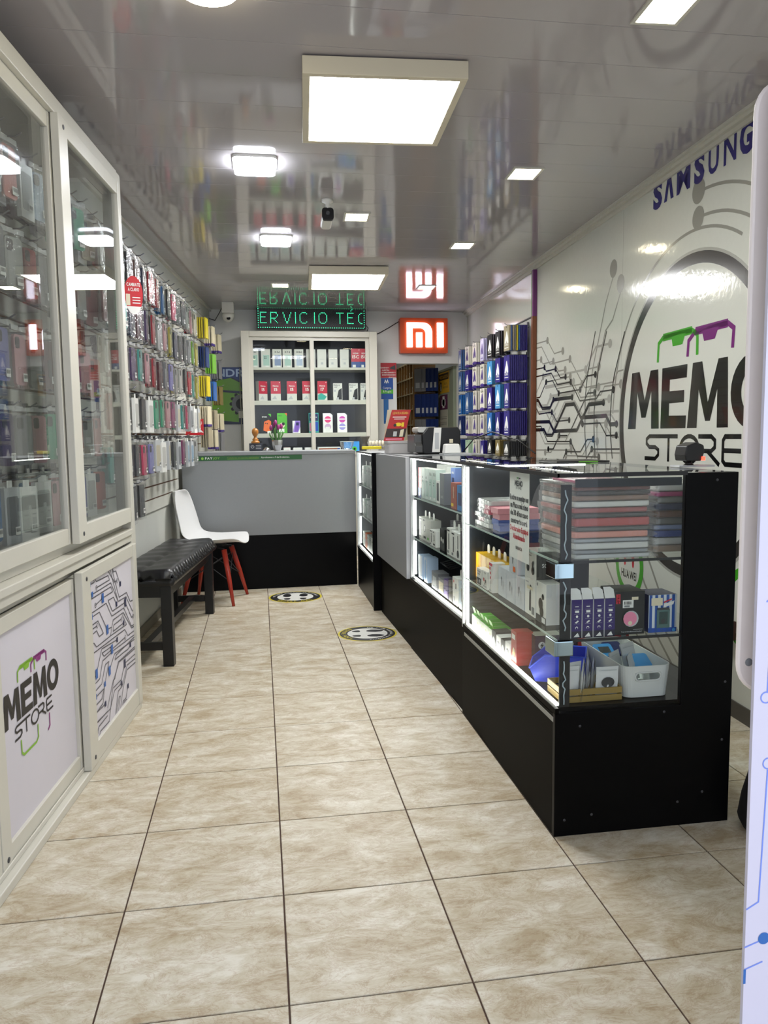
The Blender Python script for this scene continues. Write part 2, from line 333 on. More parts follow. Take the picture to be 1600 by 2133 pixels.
# ---- mural printed on the right wall
G1 = M('mural_grey', '8F8E86', .16); G0 = M('mural_pale_grey', 'A3A39B', .16); K1 = M('mural_black', '0B0B0C', .16, coat=.3); RINGC = M('mural_ring', '35322F', .16); SAMB = M('mural_navy', '201B6E', .16)
GRN = M('mural_green', '3E9A22', .16); PUR = M('mural_purple', '6F1B6D', .16); MURW = M('mural_white', 'CFD1C8', .09, nscale=40, bump=.05)
MURAL = [('g',1,[(2.81,1.845),(2.56,1.839),(2.41,1.732),(2.24,1.733)],[1,3]),('g',1,[(2.81,1.812),(2.69,1.808),(2.5,1.668),(2.1,1.666),(1.83,1.466),(1.4,1.471),(1.33,1.526),(1.26,1.528)],[3]),('g',1,[(2.81,1.72),(2.7,1.719),(2.66,1.684),(2.43,1.682),(2.32,1.606),(2.19,1.604)],[1,3,5]),('k',1,[(2.81,1.659),(2.62,1.656),(2.58,1.626),(2.38,1.626),(2.28,1.559),(2.18,1.558)],[1,3,5]),('k',1,[(2.81,1.604),(2.47,1.604),(2.34,1.516),(2.08,1.517),(1.91,1.388),(1.64,1.39),(1.58,1.428),(1.39,1.428)],[3,7]),('g',1,[(2.8,1.487),(2.65,1.592),(2.49,1.594),(2.47,1.565)],[1]),('k',1,[(2.8,1.448),(2.72,1.449),(2.58,1.55),(2.44,1.55),(2.31,1.456),(1.91,1.458),(1.8,1.534),(1.66,1.534)],[2,4,5,7]),('g',1,[(2.44,1.55),(2.09,1.553),(1.9,1.408),(1.57,1.408),(1.52,1.454),(1.29,1.454)],[1,5]),('g',2,[(2.44,1.579),(1.82,1.576),(1.66,1.695),(1.45,1.692)],[1,3]),('g',1,[(2.35,1.49),(1.88,1.491),(1.77,1.575),(1.61,1.576)],[1,3]),('g',3,[(2.6,1.513),(2.03,1.515)],[1]),('g',3,[(2.8,1.409),(2.73,1.382),(2.56,1.381),(2.48,1.442),(2.03,1.446)],[3,4]),('k',3,[(2.8,1.429),(2.76,1.427),(2.66,1.365),(2.49,1.364),(2.42,1.417),(2.05,1.417)],[4,5]),('k',1,[(2.8,1.368),(2.74,1.327),(2.45,1.333),(2.35,1.267),(2.1,1.271)],[2,4]),('g',2,[(2.8,1.343),(2.51,1.344),(2.38,1.268),(2.34,1.287),(2.12,1.283)],[1]),('k',3,[(2.82,1.27),(2.5,1.267),(2.4,1.199),(1.96,1.204),(1.76,1.359),(1.53,1.362)],[5]),('k',3,[(2.4,1.199),(2.17,1.373),(2.01,1.371),(1.89,1.282),(1.49,1.285),(1.43,1.234),(1.34,1.235)],[6]),('g',2,[(2.42,1.211),(2.2,1.389),(2.0,1.388),(1.85,1.289),(1.42,1.29),(1.35,1.243)],[]),('g',2,[(1.85,1.281),(1.72,1.374),(1.45,1.38)],[2]),('k',1,[(2.81,1.238),(2.69,1.237),(2.54,1.127),(2.07,1.131),(1.94,1.038),(1.59,1.043)],[3,5]),('k',3,[(2.81,1.211),(2.62,1.212),(2.56,1.172),(2.44,1.172),(2.4,1.199)],[]),('g',1,[(2.77,1.233),(2.6,1.11),(2.07,1.116),(1.93,1.023)],[2]),('k',1,[(2.52,1.074),(2.41,1.076),(2.29,1.17),(2.13,1.17)],[0,2]),('g',1,[(2.59,1.049),(2.46,1.051),(2.31,1.159),(2.13,1.159)],[0,2]),('k',1,[(2.21,1.015),(2.15,1.063),(1.89,1.068),(1.78,1.146),(1.68,1.148)],[1,4]),('g',1,[(2.16,1.036),(1.86,1.042),(1.73,1.134),(1.62,1.135)],[0,3]),('k',1,[(1.79,1.027),(1.7,1.088),(1.29,1.096)],[1]),('g',1,[(1.71,1.03),(1.65,1.067),(1.29,1.074)],[1]),('k',1,[(1.86,1.242),(1.58,1.244),(1.48,1.17),(1.34,1.172)],[0,3]),('g',1,[(1.58,1.244),(1.51,1.245),(1.4,1.161),(1.29,1.161)],[]),('g',1,[(2.81,1.061),(2.06,1.075)],[1]),('k',1,[(2.08,1.196),(1.78,1.429),(1.67,1.427)],[2]),('g',1,[(2.08,1.196),(2.18,1.126)],[]),('g',1,[(1.78,1.429),(1.74,1.458),(1.61,1.457)],[2]),('k',1,[(1.67,1.789),(1.79,1.533),(1.82,1.406),(1.82,1.203),(1.79,1.027)],[]),('k',1,[(1.5,1.767),(1.61,1.574),(1.64,1.476),(1.67,1.32),(1.67,1.202),(1.65,1.032)],[]),('k',1,[(1.25,1.734),(1.38,1.514),(1.41,1.424),(1.43,1.276),(1.42,1.163),(1.39,1.039)],[]),('g',1,[(1.63,1.241),(1.62,1.123),(1.6,1.025)],[0]),('g',1,[(1.49,1.239),(1.49,1.125),(1.47,1.029)],[0]),('g',2,[(1.78,1.308),(1.31,1.306)],[]),('g',2,[(2.66,1.394),(2.5,1.281),(2.27,1.427)],[]),('g',2,[(2.54,1.188),(2.37,1.324)],[])]
c = MB()
for i, (k, wd, pts, dots) in enumerate(MURAL):
    m = K1 if k == 'k' else (G0 if wd > 1 else G1); P = [(-a, b) for a, b in pts]; z = .0008 + (.0006 if k == 'k' else 0) + i*.00001
    c.line(FR, P, (0, .009, .014, .024)[wd], z, m)
    for d in dots: c.disc(FR, P[d][0], P[d][1], z+.00005, .026 if k == 'g' else .021, m, 14)
for cx, cz, R, t0, t1 in ((-.56, 1.25, .835, 60, 178), (-.50, 1.245, .885, 20, 91), (-.50, 1.25, .99, 20, 91)):
    c.line(FR, [(cx+R*math.cos(math.radians(t)), cz+R*math.sin(math.radians(t))) for t in range(t0, t1+1, 3)], .014, .0007, G1)
for a, b, r in ((-1.418, 2.10, .05), (-1.317, 2.0, .05), (-.498, 2.245, .055), (-.496, 2.13, .05)): c.disc(FR, a, b, .0009, r, G1, 24)
for x, y0, x1 in ((-1.418, 2.06, -1.60), (-1.317, 1.95, -1.52)):
    c.line(FR, [(x, y0), (x-.1, y0-.13), (x1, 1.77), (x1-.11, 1.56), (x1-.16, 1.3)], .012, .0007, G1)
for q in range(5):   # arcs sweeping down below the counter line
    c.line(FR, [(-1.75+.16*q+.9*t*t, 1.0-1.0*t) for t in (0, .2, .4, .6, .8, 1)], .016, .0007, G1)
c.obj('circuit_artwork', wall_right)
c = MB(); c.disc(FR, -.56, 1.25, .0012, .69, MURW, 72); c.ring(FR, -.56, 1.25, .0014, .685, .737, RINGC, 90); c.ring(FR, -.56, 1.25, .0011, .737, .75, G0, 90); c.obj('logo_ring', wall_right)
c = MB()
for ch_, a0, a1 in (('S', .94, .845), ('M', .70, .575), ('S', .54, .452), ('U', .42, .338), ('N', .298, .205), ('G', .182, .09)): c.text(FR, ch_, -a0, 2.286, .114, SAMB, .001, a0-a1, bold=2 if ch_ in 'SG' else True)
c.poly([FR(a, b, .001) for a, b in ((-.825, 2.286), (-.792, 2.40), (-.762, 2.40), (-.729, 2.286), (-.757, 2.286), (-.777, 2.362), (-.797, 2.286))], SAMB)
c.obj('blue_lettering', wall_right)
def logo(mb, fr, k, c0, black, green, purple, rise=0.):
    """shop logo in the mural's own metres: k scales it, the origin sits mid-way under the wide letters"""
    def P(pts): return [fr(k*(.0-a+.45), k*(b-1.2), c0) for a, b in pts]
    mb.poly(P([(1.185, 1.205), (1.145, 1.5), (1.054, 1.5), (.988, 1.351), (.927, 1.497), (.844, 1.497), (.825, 1.205), (.909, 1.205), (.915, 1.393), (.973, 1.262), (1.022, 1.262), (1.075, 1.392), (1.09, 1.205)])[::1], black)
    mb.poly(P([(.808, 1.205), (.800, 1.497), (.554, 1.497), (.558, 1.437), (.72, 1.437), (.721, 1.382), (.578, 1.381), (.578, 1.325), (.722, 1.325), (.723, 1.266), (.555, 1.263), (.559, 1.205)]), black)
    mb.poly(P([(.545, 1.205), (.505, 1.497), (.423, 1.497), (.368, 1.316), (.29, 1.497), (.218, 1.497), (.202, 1.205), (.289, 1.205), (.293, 1.37), (.346, 1.235), (.386, 1.235), (.448, 1.375), (.458, 1.205)]), black)
    f2 = fr.at(k*.413, k*.148); n = 28
    for q in range(n):
        A, B = 2*math.pi*q/n, 2*math.pi*(q+1)/n
        mb.poly([f2(k*rx*math.cos(t), k*ry*math.sin(t), c0) for rx, ry, t in ((.075, .085, A), (.152, .150, A), (.152, .150, B), (.075, .085, B))], black)
    def L(pts, w=.020, m=black): mb.line(fr, [(k*(.45-a), k*(b-1.2)) for a, b in pts], k*w, c0, m)
    L([(.975, 1.055), (.86, 1.055), (.825, 1.075), (.825, 1.10), (.86, 1.113), (.925, 1.113), (.955, 1.13), (.955, 1.152), (.925, 1.167), (.63, 1.167)]); L([(.72, 1.167), (.72, 1.045)])
    mb.line(fr, [(k*(.45-(.52+.085*math.cos(t*.3491))), k*(-.092+.06*math.sin(t*.3491))) for t in range(18)], k*.02, c0, black, True)
    L([(.44, 1.167), (.33, 1.167), (.30, 1.15), (.30, 1.12), (.33, 1.103), (.43, 1.103)]); L([(.36, 1.103), (.26, 1.045)])
    L([(.10, 1.167), (.22, 1.167), (.235, 1.15), (.235, 1.065), (.215, 1.05), (.075, 1.05)]); L([(.235, 1.108), (.10, 1.108)])
    for m, ps, nt in ((green, [(.851, 1.53), (.845, 1.62), (.80, 1.645), (.52, 1.645), (.472, 1.62), (.470, 1.53)], [(.715, 1.64), (.70, 1.592), (.607, 1.592), (.58, 1.64)]),
                      (purple, [(.556, 1.53), (.55, 1.60), (.49, 1.636), (.225, 1.636), (.180, 1.61), (.186, 1.53)], [(.435, 1.632), (.413, 1.584), (.325, 1.584), (.295, 1.632)])):
        L(ps, .022, m); L([ps[2], ps[3]], .036, m); mb.poly([fr(k*(.45-a), k*(b-1.2), c0+.0001) for a, b in nt], m)
    if rise:
        for m, x0, x1 in ((green, .851, .47), (purple, .56, .18)): L([(x0, 1.02), (x0-.005, .90), (x0-.05, .87), (x1+.05, .87), (x1, .90), (x1, 1.02)] if m is green else [(x1+.05, .87), (x1, .90), (x1, 1.02)], .022, m)
c = MB(); logo(c, FR.at(-.45, 1.2), 1.0, .002, K1, GRN, PUR); c.obj('shop_logo', wall_right)
c = MB()
for s, z, m in ((1.14, .47, GRN), (.02, .47, GRN)):
    c.disc(FR, -s, z, .0014, .175, m, 40); c.disc(FR, -s, z, .0018, .135, MURW, 40)
for q in range(8):
    t = math.radians(200-q*220/7+0); a, b = -1.14+.055*math.cos(t), .50+.045*math.sin(t)
    c.disc(FR, a, b, .0022, .014, RED, 10, .026)
c.text(FR, 'HUAWEI', -1.14, .395, .042, K1, .0022, .19, 'c', True); c.obj('round_badge', wall_right)
c = MB().rect(FR, -1.2935, -1.2905, 0, 2.40, .0005, G0); c.rect(FR, -2.7, .6, 1.188, 1.190, .0005, G0); c.obj('panel_seam', wall_right)
DOORC = [([(1.094,0.694),(1.191,0.536),(1.31,0.53),(1.401,0.448),(1.455,0.444)],[]),([(1.119,0.688),(1.207,0.55),(1.32,0.546),(1.371,0.497),(1.458,0.49)],[]),([(1.131,0.686),(1.183,0.685)],[('k',1)]),([(1.119,0.692),(1.147,0.665),(1.179,0.663),(1.23,0.6)],[('k',3)]),([(0.943,0.682),(1.074,0.681),(1.153,0.623),(1.186,0.621)],[('o',0),('o',3)]),([(0.895,0.692),(0.919,0.669),(1.071,0.664),(1.086,0.644),(0.915,0.646)],[('o',4)]),([(0.84,0.671),(0.897,0.67),(0.879,0.694)],[('b',0)]),([(0.863,0.632),(1.102,0.629),(1.191,0.536)],[('b',0)]),([(0.819,0.618),(1.1,0.614),(1.121,0.59),(0.986,0.593),(0.894,0.585)],[('B',3),('o',4)]),([(0.821,0.567),(1.029,0.564),(1.093,0.498),(1.267,0.492),(1.375,0.389),(1.46,0.383)],[]),([(1.164,0.531),(1.13,0.566),(1.055,0.569),(1.103,0.516),(1.292,0.51)],[('k',0),('K',4)]),([(1.292,0.51),(1.381,0.426),(1.404,0.425)],[('o',2)]),([(0.845,0.552),(0.939,0.55),(1.025,0.462),(1.08,0.457)],[('b',0),('B',2)]),([(0.819,0.523),(0.917,0.522),(0.976,0.46),(0.924,0.461),(0.895,0.49),(0.819,0.489)],[]),([(0.817,0.508),(0.903,0.507)],[('o',1)]),([(1.109,0.479),(1.257,0.475),(1.374,0.381),(1.462,0.374)],[]),([(1.226,0.455),(1.112,0.458),(1.102,0.435),(1.254,0.432)],[('o',0),('k',3)]),([(1.242,0.469),(1.297,0.415),(1.062,0.427),(0.886,0.432),(0.856,0.454),(0.819,0.455)],[]),([(1.109,0.479),(1.062,0.427)],[]),([(1.459,0.356),(1.31,0.364),(1.266,0.401),(0.834,0.42)],[('b',3)]),([(1.456,0.338),(1.102,0.36),(0.948,0.361),(0.905,0.307),(0.816,0.305)],[]),([(1.149,0.389),(0.944,0.408),(0.868,0.336),(0.835,0.324),(0.812,0.347)],[('k',0),('B',2)]),([(1.267,0.367),(1.072,0.371),(0.968,0.373),(0.947,0.391),(1.074,0.383)],[('o',0),('B',1)]),([(1.457,0.317),(1.106,0.344),(1.028,0.299)],[('B',2)]),([(1.339,0.316),(1.3,0.307),(1.229,0.313),(1.108,0.319),(1.124,0.332),(1.459,0.331)],[('k',0)]),([(1.451,0.287),(1.151,0.297),(1.096,0.246),(1.07,0.247),(0.982,0.167)],[]),([(1.458,0.277),(1.164,0.293),(1.084,0.25),(1.059,0.221),(0.997,0.11)],[]),([(1.454,0.253),(1.242,0.264),(1.185,0.214),(1.065,0.217)],[('K',1)]),([(1.45,0.233),(1.275,0.246),(1.193,0.184),(1.131,0.182),(1.069,0.087)],[]),([(1.452,0.216),(1.272,0.228),(1.205,0.172),(1.152,0.102)],[]),([(1.182,0.199),(1.082,0.202),(1.016,0.151),(0.82,0.163)],[('k',0)]),([(1.028,0.336),(0.98,0.337),(0.923,0.28),(0.811,0.278)],[]),([(1.028,0.336),(0.962,0.267),(0.928,0.204),(0.809,0.195)],[('b',1)]),([(0.948,0.254),(0.846,0.255),(0.811,0.256)],[('b',1)]),([(0.948,0.254),(0.92,0.225),(0.806,0.226)],[]),([(0.956,0.192),(0.815,0.199)],[('k',0)]),([(1.275,0.157),(1.239,0.118),(1.189,0.119),(1.176,0.081)],[('k',0)]),([(1.277,0.083),(1.245,0.11),(1.195,0.11)],[('k',0)]),([(0.974,0.155),(0.83,0.159),(0.806,0.11)],[]),([(0.977,0.139),(0.866,0.138),(0.824,0.087)],[]),([(0.997,0.11),(0.879,0.114),(0.845,0.083)],[]),([(1.075,0.084),(0.982,0.094)],[('k',0)]),([(0.944,0.086),(0.898,0.089)],[('o',0),('B',1)]),([(1.16,0.153),(1.14,0.156),(1.084,0.096)],[]),([(1.16,0.153),(1.11,0.094)],[])]
# ------------------------------------------------------------------ slat boards and hooks on the left wall
SLAT = M('slat_board', 'C9C9C0', .45, noise=.04, nscale=6); GROOVE = M('slat_groove', '6E4630', .7)
def fl_s(y): return y*kl                                  # metres along the left wall at depth y
MB().bx(FL, fl_s(1.0), fl_s(6.03), .72, 2.30, 0, .004, GROOVE).obj('backing_board', wall_left)
MB().bx(FL, fl_s(6.03), fl_s(7.85), 1.06, 2.30, 0, .004, GROOVE).obj('backing_board', wall_left)
for k in range(19):
    z0 = .72+.083*k
    MB().bx(FL, fl_s(1.0), fl_s(6.03), z0, z0+.073, .004, .014, SLAT).obj('slat', wall_left)
    if z0 > 1.05: MB().bx(FL, fl_s(6.03)+.006, fl_s(7.85), z0, z0+.073, .004, .014, SLAT).obj('slat', wall_left)
F0 = Fr((0, 0, 0), (.09, 1, 0))                           # axes of things hanging on the left wall
def hook_mesh(F, L=.20):
    mb = MB(); mb.tube([F(0, 0, .004), F(0, 0, .10), F(0, 0, L-.02), F(0, .012, L)], .0028, STEEL, 6); mb.bx(F, -.012, .012, -.02, .02, .004, .018, STEEL)
    return mb.mesh('hook')
HOOK_L = hook_mesh(F0)
def put_hook(me, fr, s, z, parent):
    o = bpy.data.objects.new('hook', me); COL.objects.link(o); o.parent = parent; o.location = fr(s, z, .014); return o

# ------------------------------------------------------------------ phone cases
PAL = {'dark red': '7D1A26', 'maroon': '4E1420', 'black': '111113', 'charcoal': '2E2F33', 'purple': '4A2E66', 'teal': '4FAFA4', 'lavender': '8E8CCB', 'pale pink': 'D9A3A8', 'yellow': 'C9BF4C',
       'navy': '1D2A49', 'red': 'B21F30', 'grey': '84868A', 'clear grey': 'AEB1AC', 'white': 'D9D8D2', 'pink': 'D9476F', 'blue': '2F77B5', 'mint green': '3FAE84', 'cream': 'CFC7AE', 'brown': '5B3A2A',
       'magenta': '97306F', 'salmon': 'D9806F', 'pale blue': '8FA9BE', 'green': '3F8A4E', 'lime green': '7DBB2E'}
def PM(c): return M('case_'+c.replace(' ', '_'), tuple(.72*x for x in lin(PAL[c])), .38)
PROTO = {}
def case_proto(kind, col, F, full):
    """prototype of a hanging phone case (kept outside the scene until copied): body + parts"""
    key = (kind, col, id(F), full)
    if key in PROTO: return PROTO[key]
    m = PM(col); mb = MB(); parts = []
    if kind == 'phone_case':
        mb.rbx(F, -.038, .038, -.185, -.024, 0, .0095, m, .013, 3)
        b = MB(); b.rbx(F, -.031, -.004, -.068, -.032, .0095, .0115, M('cutout_dark', '26262A', .4), .008, 3); parts.append(('camera_cutout', b))
    elif kind == 'wallet_case':
        mb.rbx(F, -.041, .041, -.190, -.024, 0, .014, m, .005, 2)
        b = MB(); b.bx(F, -.010, .010, -.15, -.09, .014, .0155, DGREY); parts.append(('clasp', b))
    else:
        mb.bx(F, -.043, .043, -.198, -.022, 0, .016, LGREY if col != 'white' else WHITE)
        mb.bx(F, -.014, .014, -.022, 0, .007, .009, WHITE)
        b = MB(); b.rbx(F, -.033, .033, -.17, -.05, .016, .0168, m, .01, 3); parts.append(('window_print', b))
    if full:
        if kind != 'boxed_phone_case':
            b = MB(); b.rbx(F, -.050, .050, -.203, .0, -.0015, .0135 if kind == 'phone_case' else .0175, BAG, .004, 2); b.bx(F, -.050, .050, -.012, .004, .003, .009, M('bag_header', 'B9BAB8', .4)); parts.append(('bag', b))
        b = MB(); zc = .0145 if kind == 'phone_case' else .0185
        b.rect(F, .004, .032, -.172, -.146, zc, PAPER)
        for q in range(6): b.rect(F, .008+.004*q, .010+.004*q, -.162, -.150, zc+.0004, INK)
        parts.append(('price_sticker', b))
    me = mb.mesh(kind); parts = [(n, b.mesh(n)) for n, b in parts]
    PROTO[key] = (me, parts); return PROTO[key]
def hang(kind, col, F, full, loc, rz, label, group, tilt=0.):
    me, parts = case_proto(kind, col, F, full)
    o = bpy.data.objects.new(kind, me); COL.objects.link(o); o.location = loc; o.rotation_euler = (tilt, 0, rz)
    tag(o, label, {'phone_case': 'phone case', 'wallet_case': 'phone case', 'boxed_phone_case': 'phone case'}.get(kind, 'packet'), group)
    for n, m in parts:
        p = bpy.data.objects.new(n, m); COL.objects.link(p); p.parent = o
    return o
KWORD = {'phone_case': 'phone case', 'wallet_case': 'wallet phone case', 'boxed_phone_case': 'boxed phone case'}
ROWN = ['top', 'second', 'third', 'fourth', 'fifth', 'bottom']
rnd = random.Random(11)
ROWC = [['white', 'clear grey', 'dark red', 'black', 'brown', 'navy', 'red', 'red', 'blue', 'black', 'pink', 'black', 'charcoal', 'clear grey', 'pale pink', 'cream'],
        ['dark red', 'black', 'teal', 'navy', 'maroon', 'purple', 'red', 'clear grey', 'pale pink', 'yellow', 'navy', 'black', 'charcoal', 'grey', 'lime green', 'yellow'],
        ['clear grey', 'dark red', 'dark red', 'purple', 'teal', 'pale pink', 'red', 'maroon', 'grey', 'lavender', 'clear grey', 'white', 'black', 'red', 'teal', 'yellow'],
        ['dark red', 'clear grey', 'charcoal', 'white', 'charcoal', 'white', 'mint green', 'mint green', 'pale pink', 'magenta', 'cream', 'teal', 'pink', 'grey', 'white', 'cream'],
        ['teal', 'navy', 'blue', 'charcoal', 'pink', 'lavender', 'cream', 'white', 'cream', 'charcoal', 'grey', 'magenta', 'pale blue', 'pale blue', 'clear grey', 'grey']]
ROWZ = [2.13, 1.90, 1.67, 1.43, 1.19, .975]
for r in range(6):
    nh = 16 if r < 5 else 2
    for k in range(nh):
        y = 3.69+.158*k+.02*(r % 2); s = fl_s(y)
        if r == 5: y = 4.07+.15*k; s = fl_s(y)
        if r == 4 and k > 14: continue
        zz = ROWZ[r]+rnd.uniform(-.012, .012)
        put_hook(HOOK_L, FL, s, zz, wall_left)
        nst = (3 if k % 2 == 0 else 2) if r < 5 else 2
        c = .182
        for q in range(nst):
            base = ROWC[r][k] if r < 5 else ('charcoal' if k == 0 else 'black')
            col = base if q == 0 or rnd.random() < .45 else rnd.choice(ROWC[r] if r < 5 else ['black'])
            kind = 'wallet_case' if col in ('black', 'brown', 'navy', 'maroon') and rnd.random() < .6 else 'phone_case'
            if r in (3, 4) and col in ('white', 'cream', 'pale blue', 'grey'): kind = 'boxed_phone_case'
            if q == 1: c -= .005
            c -= {'phone_case': .0175, 'wallet_case': .0225, 'boxed_phone_case': .0215}[kind]
            hang(kind, col, F0, q == 0, FL(s+rnd.uniform(-.004, .004), zz-.003, c), math.radians(rnd.uniform(-7, 5)) if q == 0 else 0,
                 '%s %s, %s from front of %s hook, %s row, left wall' % (col, KWORD[kind], ORD[q], ORD[k], ROWN[r]), 'phone cases hanging on the left wall')
# inside the glass cabinet
CABZ = [2.13, 1.86, 1.56, 1.30, 1.07]
CABC = [['mint green', 'cream', 'pale pink', 'grey', 'navy', 'salmon', 'white', 'pale blue', 'maroon', 'charcoal'],
        ['clear grey', 'dark red', 'charcoal', 'yellow', 'grey', 'clear grey', 'red', 'charcoal', 'dark red', 'charcoal'],
        ['pale pink', 'salmon', 'purple', 'teal', 'lavender', 'pale pink', 'clear grey', 'maroon', 'grey', 'magenta'],
        ['clear grey', 'salmon', 'cream', 'cream', 'purple', 'grey', 'pale pink', 'mint green', 'red', 'salmon'],
        ['white', 'salmon', 'navy', 'blue', 'grey', 'white', 'white', 'pale pink', 'red', 'lavender']]
for r in range(5):
    for k in range(12):
        y = 2.05+.133*k; s = fl_s(y); zz = CABZ[r]+rnd.uniform(-.01, .01)
        put_hook(HOOK_L, FL, s, zz, wall_left); c = .18
        for q in range(3):
            col = CABC[r][k % 10] if q == 0 else rnd.choice(CABC[r])
            kind = 'boxed_phone_case' if col in ('white', 'grey') and r in (0, 4) else ('wallet_case' if col in ('navy', 'maroon', 'charcoal') else 'phone_case')
            if q == 1: c -= .017
            c -= {'phone_case': .0185, 'wallet_case': .0235, 'boxed_phone_case': .0225}[kind]
            hang(kind, col, F0, q == 0, FL(s, zz-.003, c), math.radians(rnd.uniform(-26, -4)) if q == 0 else 0,
                 '%s %s, %s from glass on %s hook, %s row in left cabinet' % (col, KWORD[kind], ORD[q], ORD[k], ROWN[r]), 'phone cases hanging inside the glass cabinet')

# ------------------------------------------------------------------ the white glass-fronted cabinet
FC = Fr((-.699, 2.044, 0), (.0933, .9956, 0))
cab = thing('glass_cabinet', 'tall white aluminium cabinet with sliding glass doors along the left wall', 'cabinet', FC(.7, 0))
def cp(mb, name, parent=None, **kw):
    o = mb.obj(name, parent or cab, **kw)
    if parent is None: o.matrix_parent_inverse = Matrix.Translation(-cab.location)
    return o
mb = MB()
mb.rbx(FC, 1.462, 1.527, .0, 2.30, -.06, 0, WHITE_ALU, .012, 3); mb.bx(FC, -.30, -.24, 0, 2.30, -.06, 0, WHITE_ALU)
mb.bx(FC, -.24, 1.462, 2.245, 2.30, -.06, .004, WHITE_ALU); mb.bx(FC, -.24, 1.462, 2.205, 2.245, -.06, -.036, WHITE_ALU)
mb.bx(FC, -.24, 1.462, .775, .80, -.06, .006, WHITE_ALU); mb.bx(FC, -.24, 1.462, .80, .835, -.06, -.040, WHITE_ALU); mb.bx(FC, -.24, 1.462, .745, .775, -.06, -.002, WHITE_ALU); mb.bx(FC, -.24, 1.462, .715, .745, -.06, -.040, WHITE_ALU)
mb.bx(FC, -.24, 1.462, .0, .028, -.06, .012, WHITE_ALU); mb.bx(FC, -.24, 1.462, .028, .045, -.042, -.034, WHITE_ALU); mb.bx(FC, -.24, 1.462, .028, .045, -.016, -.010, WHITE_ALU)
cp(mb, 'frame', bevel=.003)
cp(MB().bx(FC, -.24, 1.462, .76, .775, -.27, -.06, BLACK_LAM), 'cabinet_floor'); cp(MB().bx(FC, -.24, 1.462, 2.27, 2.29, -.27, -.06, WHITE_ALU), 'cabinet_top')
cp(MB().bx(FC, 1.50, 1.527, 0, .76, -.27, -.06, WHITE_ALU), 'side_panel'); cp(MB().bx(FC, 1.512, 1.518, .78, 2.27, -.26, -.06, GLASS), 'side_glass')
PRINTW = M('printed_panel', 'CFCBD3', .55, noise=.03, nscale=6)
def sliding(name, a0, a1, b0, b1, c, st, rt, rb, fill, stl=None):
    mb = MB(); stl = stl or st
    mb.bx(FC, a0, a0+stl, b0, b1, c-.014, c+.012, WHITE_ALU); mb.bx(FC, a1-st, a1, b0, b1, c-.014, c+.012, WHITE_ALU)
    mb.bx(FC, a0+stl, a1-st, b1-rt, b1, c-.012, c+.009, WHITE_ALU); mb.bx(FC, a0+stl, a1-st, b0, b0+rb, c-.012, c+.009, WHITE_ALU)
    d = cp(mb, name, bevel=.002); d.matrix_parent_inverse = Matrix.Translation(-cab.location)
    MB().bx(FC, a0+stl-.006, a1-st+.006, b0+rb-.006, b1-rt+.006, c-.006, c-.001, fill).obj('glass_pane' if fill is GLASS_STRONG else 'panel', d)
    for zz in (b0+.03, b1-.03):
        MB().lathe([(.008, 0), (.008, .0015), (.004, .002)], (0, 0, 0), DGREY, 10, FC.at(a0+stl*.55, zz, c+.012)).obj('screw', d)
    return d
GLASS_STRONG = clear('cabinet_glass', (.90, .92, .91), gain=1.25, haze=.012)
sliding('glass_door', -.22, .06, .835, 2.245, -.026, .05, .05, .05, GLASS_STRONG)
sliding('glass_door', .065, .765, .835, 2.245, -.026, .05, .05, .055, GLASS_STRONG, .07)
sliding('glass_door', .725, 1.462, .835, 2.245, .004, .045, .05, .06, GLASS_STRONG, .085)
sliding('lower_door', -.22, .06, .03, .715, -.026, .05, .04, .05, PRINTW)
d1 = sliding('lower_door', .065, .745, .03, .715, -.026, .03, .045, .06, PRINTW, .06)
d2 = sliding('lower_door', .725, 1.462, .03, .735, .004, .05, .05, .07, PRINTW, .09)
DB = M('door_print_black', '1C1716', .5); DG = M('door_print_green', '7FB02E', .5); DP = M('door_print_purple', '8A2A78', .5); DLINE = M('door_print_line', '55545A', .5); DB2 = M('door_print_blue', '2D5FA8', .5); DN = M('door_print_navy', '23264A', .5)
lg = MB(); logo(lg, FC.at(.388, .394, -.026), .332, .0004, DB, DG, DP, rise=1); lg.obj('shop_logo', d1)
cm = MB(); F2 = FC.at(0, 0, .004)
BX = (.818, 1.41, .105, .68)
def inside(p): return BX[0] < p[0] < BX[1] and BX[2] < p[1] < BX[3]
def clip(a, b):
    """the piece of segment a-b inside the printed area, or None"""
    t0, t1 = 0., 1.; d = (b[0]-a[0], b[1]-a[1])
    for p, q in ((-d[0], a[0]-BX[0]), (d[0], BX[1]-a[0]), (-d[1], a[1]-BX[2]), (d[1], BX[3]-a[1])):
        if abs(p) < 1e-9:
            if q < 0: return None
        elif p < 0: t0 = max(t0, q/p)
        else: t1 = min(t1, q/p)
    return None if t0 >= t1 else ((a[0]+d[0]*t0, a[1]+d[1]*t0), (a[0]+d[0]*t1, a[1]+d[1]*t1))
for i, (pts, dots) in enumerate(DOORC):
    for a, b in zip(pts[:-1], pts[1:]):
        sg_ = clip(a, b)
        if sg_: cm.line(F2, sg_, .0042, .0004+i*1e-5, DLINE)
    for k, j in dots:
        x, y = pts[j]
        if not inside((x, y)): continue
        if k == 'o': cm.ring(F2, x, y, .0012, .007, .010, DLINE, 14)
        elif k in 'kb': cm.rect(F2, x-.010, x+.010, y-.010, y+.010, .0012, DN if k == 'k' else DB2)
        else: cm.rect(F2, x-.013, x+.013, y-.018, y+.018, .0013, DB2 if k == 'B' else DN)
cm.obj('circuit_print', d2)
